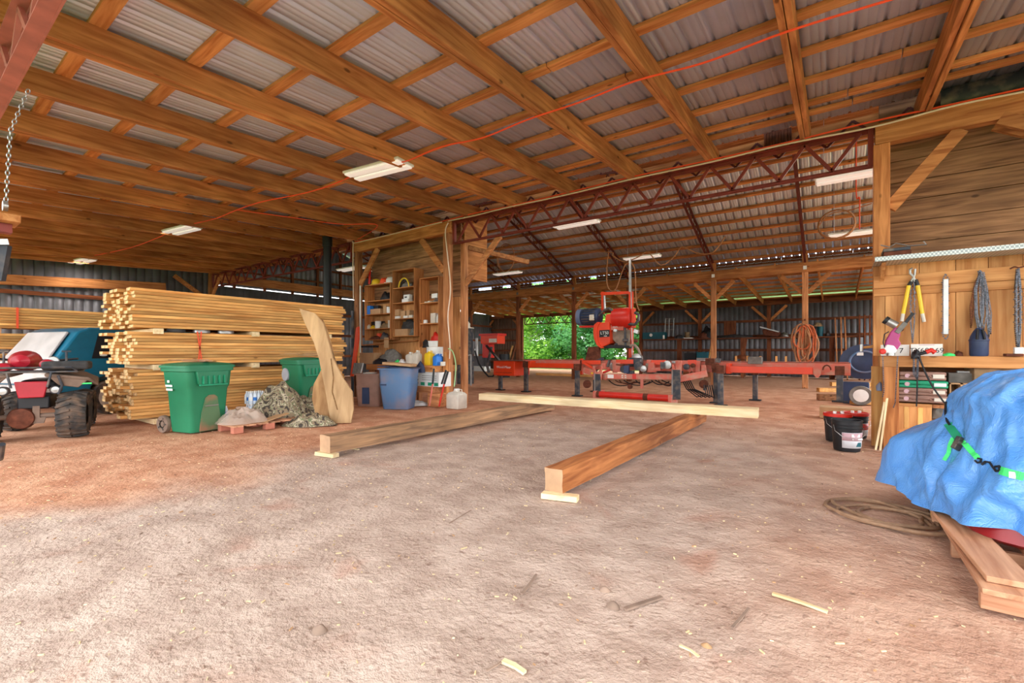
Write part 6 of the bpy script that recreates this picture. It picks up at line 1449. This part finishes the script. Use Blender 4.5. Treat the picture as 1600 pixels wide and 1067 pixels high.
# body runs away along +Y and to the right; slanted end faces the quad bike
y0=1.65
prof=[(0,.62),(0,.88),(.06,1.02),(.42,1.58),(.6,1.66),(2.6,1.7),(3.0,1.62),(3.6,1.15),(4.3,1.02),(4.4,.6),(4.3,.42),(3.95,.42)]
arc=[(3.6+.36*math.cos(a),.40+.36*math.sin(a)) for a in [math.radians(d) for d in range(10,180,24)]]
arc2=[(.95+.36*math.cos(a),.40+.36*math.sin(a)) for a in [math.radians(d) for d in range(10,180,24)]]
side=prof+arc+[(3.1,.38),(1.4,.38)]+arc2+[(.45,.42),(.1,.45)]
W2=.78
mb=MB(); mb.prism([(XC+W2,y0+a,b) for a,b in side],(-2*W2,0,0)); mb.build('car_body',M['teal'],car,world=True,bevel=.05)
mb=MB(); mb.prism([(XC-W2+.08,y0+.055,1.06),(XC+W2-.12,y0+.055,1.06),(XC+W2-.2,y0+.38,1.56),(XC-W2+.14,y0+.38,1.56)],(0,-.03,.02)); mb.build('rear_glass',M['dustyglass'],car,world=True,bevel=.01)
mb=MB(); mb.prism([(XC-W2+.02,y0-.03,.62),(XC+W2-.02,y0-.03,.62),(XC+W2-.02,y0-.03,1.04),(XC-W2+.02,y0-.03,1.04)],(0,.04,0)); mb.build('tailgate',M['dustyglass'],car,world=True,bevel=.02)
for s in (-1,1):
    mb=MB(); mb.cbox((XC+s*(W2-.1),y0-.04,.92),(.2,.05,.2)); mb.build('tail_lamp',M['white'],car,world=True,bevel=.02)
mb=MB(); x=XC+W2+.012; mb.prism([(x,y0+.62,1.08),(x,y0+.72,1.54),(x,y0+1.75,1.58),(x,y0+1.75,1.08)],(-.02,0,0)); g_=mb.build('side_window',M['dglass'],car,world=True)
mb=MB(); x=XC+W2+.022; mb.prism([(x,y0+.80+.06*math.cos(a),1.14+.02*math.sin(a)) for a in [k*.52 for k in range(12)]],(-.01,0,0)); mb.build('window_sticker',M['white'],g_,world=True)
mb=MB(); x=XC+W2+.012; mb.prism([(x,y0+1.85,1.08),(x,y0+1.85,1.58),(x,y0+2.7,1.58),(x,y0+3.1,1.08)],(-.02,0,0)); mb.build('side_window',M['dglass'],car,world=True)
mb=MB(); mb.box(XC-W2-.02,XC+W2+.02,y0-.12,y0+.05,.44,.6); mb.build('bumper',M['dustyglass'],car,world=True,bevel=.03)
for yy in (y0+.95,y0+3.6):
    for s in (-1,1):
        mb=MB(); mb.lathe([(.2,-.1),(.31,-.1),(.33,-.07),(.33,.07),(.31,.1),(.2,.1)],(XC+s*(W2-.1),yy,.33),28,'X'); w_=mb.build('wheel',M['rubber'],car,world=True)
        mb=MB(); mb.lathe([(.05,-.11),(.22,-.105),(.22,.105),(.05,.11)],(XC+s*(W2-.1),yy,.33),24,'X'); mb.build('wheel_cover',M['tirewall'],car,world=True).name='wheel_cover'
car.rotation_euler=(0,0,math.radians(16)); car.location=(-11.25,1.95,0)
# ================================================================= FAR WALL SHELF
SH=Y3-1.0
def zpy(py,px=1200,Y=SH): return PY(px,py,Y).z
xs0_,xs1_=PY(1003,520,SH).x,PY(1352,520,SH).x; zsf=zpy(528.5,1100)
t=thing('wall_shelf','long plank shelf along the dark rear metal wall','shelf',((xs0_+xs1_)/2,SH+.4,0))
mb=MB(); mb.box(xs0_,xs1_,SH,SH+.85,zsf-.05,zsf); mb.build('shelf_plank',M['darkX'],t,world=True)
for px in (1060,1160,1300): x=PY(px,520,SH).x; mb=MB(); mb.box(x-.1,x+.1,SH+.1,SH+.3,0,zsf-.05); mb.build('support_leg',M['darkZ'],t,world=True)
def far(name,label,cat,px0,px1,h,mat,shape='box',z=None,Y=SH+.15,dep=.4): return item(name,label,cat,px0,px1,h,zsf if z is None else z,M[mat],Y=Y,dep=dep,shape=shape)
t=far('dark_chest','dark green chest with white emblem on the rear shelf','chest',1004,1038,.38,'tealb',dep=.5)
mb=MB(); p=PY(1017,523.5,SH+.14); mb.lathe([(.02,0),(.085,0),(.085,.01),(.02,.01)],p,18,'Y'); mb.build('emblem',M['white'],t,world=True)
far('white_can','small white can at the front of the rear shelf','can',1035,1038,.2,'white','cyl',Y=SH+.02)
t=thing('wire_rack','white wire rack standing on the rear shelf','rack',PY(1046,520,SH+.3))
mb=MB()
for px in (1040,1046,1053): mb.tube([PY(px,497,SH+.3),PY(px-1.5,526,SH+.3)],.018,5)
for py in (498,506,515): mb.tube([PY(1040,py,SH+.3),PY(1053,py,SH+.3)],.016,5)
mb.build('rack_wire',M['steel'],t,world=True)
far('tan_disc','round tan lampshade on the rear shelf','shade',1069,1077,.36,'tan','cyl',Y=SH+.4)
far('white_tray','flat white tray on the rear shelf','tray',1068,1082,.06,'white')
far('dark_bag','large dark bag humped on the rear shelf','bag',1094,1113,.55,'black','blob',dep=.6)
far('red_toolbag','dull red tool bag on the rear shelf beside the dark bag','bag',1090,1106,.28,'rust','blob',Y=SH+.02)
far('dark_parts','heap of dark parts on the rear shelf before the panel','parts',1052,1068,.2,'dsteel','blob')
t=far('framed_panel','framed brown panel leaning on the rear wall above the shelf','panel',1131,1150,.85,'darkZ',Y=SH+.6,dep=.04)
far('clutter_heap','low heap of grey clutter on the rear shelf under the framed panel','parts',1118,1178,.16,'dgrey','blob',dep=.5)
t=thing('red_cooler','dull red machine with tilted white lid on the rear shelf','machine',PY(1205,520,SH))
mb=MB(); mb.prism([PY(x,y,SH+.1) for x,y in [(1191,516),(1196,512),(1219,519),(1216,526),(1193,524)]],(0,.4,0)); mb.build('red_case',M['rust'],t,world=True,bevel=.02)
mb=MB(); mb.bar(PY(1188,511,SH+.08),PY(1217,518.5,SH+.08),.3,.05); mb.build('white_lid',M['steel'],t,world=True)
far('silver_scrap','silver and black scrap at the right of the tilted lid','scrap',1219,1232,.22,'steel','blob')
far('teal_tub','teal tub on the rear shelf beside the rope post','tub',1276,1287,.45,'tealb','cup',Y=SH+.2)
far('tan_reel','tan hoop standing behind the teal tub','hoop',1270,1286,.16,'tan','blob',z=zsf+.46)
far('blue_can','small dark can right of the teal tub','can',1289,1298,.24,'dsteel','blob')
for k,(pa,pb,yt,lb) in enumerate(((1303,1311,498,'left'),(1312,1318,497,'middle'),(1318,1326,497,'right'))):
    a=PY(pb-2,566,SH-.3); a.z=.02;b=PY(pa+2,yt,SH+.3); mb=MB(); mb.bar(a,b,.05,.24,(0,-1,0)); tag(mb.build('leaning_plank',M['postZ']),'brown plank leaning at the rear shelf, %s of three'%lb,'plank','planks leaning at the rear shelf')
for k,px in enumerate((1343,1351,1359)):
    a=PY(px,566,SH-.3); a.z=.02;b=PY(px,493,SH+.2); mb=MB(); mb.bar(a,b,.05,.3,(0,-1,0)); tag(mb.build('leaning_plank',M['darkZ']),'wide dark board standing left of the corner post, %s of three'%('left','middle','right')[k],'plank','dark boards near the corner post')
item('black_cooler','black cooler with torn label on the dirt under the rear shelf','cooler',1069,1087,.85,.3,M['black'],Y=SH-1.5,dep=.5)
t=item('grey_cooler','grey cooler with teal lid beside the black one','cooler',1088,1107,.62,.3,M['steel'],Y=SH-1.6,dep=.5)
x0=PY(1088,560,SH-1.6).x;x1=PY(1107,560,SH-1.6).x
mb=MB(); mb.box(x0,x1,SH-1.6,SH-1.1,.92,1.2); mb.build('teal_lid',M['tealb'],t,bevel=.02)
mb=MB(); mb.lathe([(.0,0),(.06,0),(.06,.01)],((x0+x1)/2+.1,SH-1.61,.75),14,'Y'); mb.build('emblem',M['white'],t)
mb=MB(); mb.box(PY(1069,560,SH-1.5).x,x1,SH-1.7,SH-1.0,.0,.3); tag(mb.build('low_platform',M['darkX']),'low dark platform under the two coolers','platform')
a=PY(1108,560,SH-1.5);b=PY(1112,538,SH-1.5); mb=MB(); mb.bar(a,b,.04,.16,(0,-1,0)); tag(mb.build('short_plank',M['newZ']),'short pale plank leaning right of the grey cooler','plank')
t=thing('side_table','brown round table on a splayed leg beyond the mill bed','table',PY(1160,560,SH-1))
c=PY(1160,557,SH-1); mb=MB(); mb.lathe([(.35,0),(.36,.03),(.28,.12),(.1,.18)],(c.x,c.y,c.z-.1),20); mb.build('round_top',M['darkX'],t,world=True)
mb=MB(); mb.bar((c.x+.15,c.y,zsf-.1),(c.x,c.y,c.z),.1,.2,(0,-1,0)); mb.build('post_leg',M['darkZ'],t,world=True)
mb=MB(); mb.bar((c.x,c.y,c.z-.1),(c.x,c.y,0),.12,.12); mb.build('lower_leg',M['darkZ'],t,world=True)
# row of small stops on the rear rail of the saw bed
for k,px in enumerate((1150,1168,1188,1213,1228)):
    x=PY(px,560,YB).x; mb=MB(); mb.box(x-.02,x+.02,YB-.02,YB+.02,zt_rail,zt_rail+.13); part('log_stop',mb,'newZ')
# ropes on the post
pr=XPOST[1]
for k in range(14):
    r=random.Random(k+50); mb=MB(); x=pr+r.uniform(-.12,.12); y=Y2-.14-r.uniform(0,.12); zt2=PY(1258,506+r.uniform(0,4),Y2).z; L_=r.uniform(.75,1.6); w=r.uniform(.08,.42)
    pts=[(x+w*.5*math.sin(a)*(1+.3*r.random())+.03*math.sin(a*2+k),y+.04*math.cos(a*3+k),zt2-L_/2+L_/2*math.cos(a)) for a in [i*2*math.pi/16 for i in range(16)]]
    mb.tube(pts,.02+.008*r.random(),6,closed=True)
    tag(mb.build('rope_hank',M['rope'] if k%3 else M['cordr']),'hank of tan rope hung on the far post' if k%3 else 'hank of orange brown cord hung on the far post','rope','ropes hung on the far post')
mb=MB(); mb.bar((pr,Y2-.2,PY(1258,500,Y2).z),(pr,Y2-.08,PY(1258,500,Y2).z),.05,.05); tag(mb.build('peg',M['darkY']),'wooden peg carrying the rope bundle','peg')
# behind the tool room: grey boxes, left of the mill
item('grey_cabinet','dark grey cabinet with pale top edge seen past the cable post','cabinet',713,728,1.2,.9,M['dsteel'],Y=12.85,dep=.4)
item('white_strip','pale shelf board past the cable post','shelf',713,730,.04,2.1,M['offw'],Y=13,dep=.4)
item('plastic_bag','crumpled pale bag high past the cable post','bag',720,730,.25,2.14,M['offw'],Y=13.05,dep=.3,shape='blob')
item('workstand','dark stand with clutter past the cable post','stand',714,727,.9,0,M['dsteel'],Y=12.8,dep=.5)
a=PY(712,560,12.5);b=PY(736,554,12.5); mb=MB(); mb.bar(a,b,.05,.03); mb.bar((a.x,a.y,0),a,.04,.04); mb.bar((b.x,b.y,0),b,.04,.04); tag(mb.build('trestle',M['steel']),'thin steel bar trestle beside the far left post','trestle')
mb=MB(); a=PY(726,560,14); a.z=0; mb.tube([a]+[PY(x,y,14) for x,y in [(727,530),(731,512),(734,495)]],.03,6); tag(mb.build('dark_pole',M['black']),'black bent pole leaning at the far left post','pole')
item('dark_drum','black barrel behind the red control box','barrel',776,790,1.1,0,M['black'],Y=17.2,dep=.6,shape='cyl')
for k,(p_,q_) in enumerate((((789,560),(801,540)),((795,560),(806,538)),((818,560),(811,542)))):
    mb=MB(); a=PY(*p_,21); a.z=.02; mb.bar(a,PY(*q_,21.3),.04,.14,(0,-1,0)); tag(mb.build('leaning_offcut',M['newZ'] if k==0 else M['darkZ']),'offcut board leaning at the left jamb of the rear opening, %s of three'%ORD[k],'plank','offcuts at the rear opening')
p=PY(745,590,22); mb=MB(); mb.box(p.x-1.2,p.x+.6,22,22.6,.0,.3); tag(mb.build('stacked_sheets',M['white']),'low white panels on the dirt in the far left corner','panel')
# low trailer rails seen through the mill legs
mb=MB(); a=PY(838,591,20);b=PY(925,591,20); a.z=b.z=.06
mb.bar(a,b,.1,.12); tag(mb.build('pale_timber',M['newX']),'pale timber lying beyond the mill bed near the opening','timber')
# ================================================================= SCATTERED CHIPS AND STICKS
r=random.Random(77); mb=MB()
for k in range(3000):
    u=r.random(); Y=.2+9.5*u**1.4; X=r.uniform(-8,1.6)
    s=r.uniform(.003,.009)*(1 if r.random()<.95 else 1.8); a=r.uniform(0,6.28); z=gz(X,Y)-.008; mb.mi=r.choice((0,0,0,1,2))
    mb.cbox((X,Y,z+.003),(s*r.uniform(1,3.2),s*.6,.004+s*.15),Matrix.Rotation(a,3,'Z')@Matrix.Rotation(r.uniform(-.3,.3),3,'X'))
o=mb.build('wood_chips',[M['paleX'],M['card'],M['dark_chip']],smooth=False); tag(o,'wood chips and bark crumbs scattered over the dirt','wood chips',kind='stuff')
for k,(x0,y0,x1,y1,w,lb) in enumerate(((976,952,1034,933,.022,'short grey stick on the dirt in the middle foreground'),(815,929,838,899,.014,'thin dark stick on the dirt left of the middle'),(1144,980,1170,949,.012,'thin dark twig on the dirt right of the middle'),(1207,928,1293,956,.022,'pale split stick half buried at the right foreground'),(786,1034,820,1052,.022,'small pale splinter at the bottom foreground'),(702,818,736,797,.008,'thin twig on the dirt before the left skid'),(1062,1010,1092,1028,.012,'pale twig near the bottom middle'),(760,1050,788,1033,.008,'thin dark twig joining the bottom splinter'),(548,700,560,702,.03,'small white chip between slab and left skid'))):
    a=G(x0,y0);b=G(x1,y1); a.z=gz(a.x,a.y)+.002; b.z=gz(b.x,b.y)+.002; mb=MB(); m_=(a+b)/2+Vector((.004,.004,.002)); mb.bar(a,m_,w,w*.5); mb.bar(m_,b,w*.9,w*.45); tag(mb.build('stick',M['paleX'] if 'pale' in lb or 'white' in lb else M['dark_chip']),lb,'stick')
for px,py,s,lb in ((1104,1007,.018,'small round pale stone near the bottom middle'),(958,945,.03,'clump of dark bark beside the grey stick'),(945,920,.025,'small clod behind the bark clump'),(500,985,.03,'dry clod in the lower left foreground')):
    p=G(px,py); heap('stone',lb,'clod',(p.x,p.y,gz(p.x,p.y)-.01),s*1.2,s,s,M['card'] if 'stone' in lb else M['dark_chip'],px,0,.3,30,.004,n=14,m=6)
# ================================================================= TREES BEHIND THE REAR OPENING
def tree(label,x,y,h,rad,seed,mat,nl=7000):
    r=random.Random(seed); t=thing('tree',label,'tree',(x,y,0),0,'trees beyond the rear opening')
    mb=MB(); top=(x+r.uniform(-.5,.5),y,h*.7); mb.tube([(x,y,-.05),((x*2+top[0])/3,y,h*.3),top],[.16,.12,.04],8)
    for k in range(7): a=r.uniform(0,6.28); z=h*r.uniform(.2,.6); mb.tube([(x,y,z),(x+rad*.6*math.cos(a),y+rad*.6*math.sin(a),z+h*.2)],[.06,.02],5)
    mb.build('trunk',M['palebark'],t,world=True)
    cl=[(Vector((x+r.gauss(0,rad*.5),y+r.gauss(0,rad*.5),h*r.uniform(.06,1.0))),r.uniform(.5,1.1)) for _ in range(46)]
    mb=MB()
    for k in range(nl):
        c,s=r.choice(cl); d=Vector((r.gauss(0,1),r.gauss(0,1),r.gauss(0,.6))).normalized()*s*r.uniform(.6,1.05); p=c+d
        if p.z<.02: p.z=.05
        u=Vector((r.gauss(0,1),r.gauss(0,1),r.gauss(0,.4))).normalized(); v=u.cross(d).normalized(); l=r.uniform(.09,.17)
        mb.add([p-u*l,p+v*l*.5,p+u*l,p-v*l*.5],[(0,1,2,3)])
    mb.build('foliage',mat,t,world=True,smooth=False)
lm=[leafmat('leaves_bright',srgb(84,150,40),srgb(176,220,90)),leafmat('leaves_mid',srgb(58,124,44),srgb(132,190,76)),leafmat('leaves_cool',srgb(44,112,62),srgb(120,190,110))]
M['palebark']=plain('pale_bark',srgb(150,146,130),.8,var=.2)
tw=[(-20.6,31.5,5.4,2.5,'bright green leafy tree at the left of the rear opening'),(-17.6,32.5,5.8,2.5,'green tree with pale trunk behind the opening post'),(-14.6,31.5,5.4,2.4,'leafy tree between the opening post and the saw head'),(-11.4,32.,5.4,2.4,'leafy tree seen under the saw head'),(-23.5,34,7,2.8,'dark leafy tree at the far left behind the others'),(-20.5,37,8,3.2,'tall tree in the second row, left'),(-16.5,37.5,8.5,3.2,'tall tree in the second row, middle'),(-12.5,37,8,3.2,'tall tree in the second row, right'),(-26.5,40,9,3.6,'tall tree beyond the left wall corner'),(-8.5,38,7,3.,'tall tree behind the rear metal wall'),(-24,46,11,5,'big woodland tree far behind, left'),(-15,46,11,5,'big woodland tree far behind, right')]
for i,(x,y,h,rd,lb) in enumerate(tw): tree(lb,x,y,h,rd,i+5,lm[i%3],9000 if i<4 else 6500)
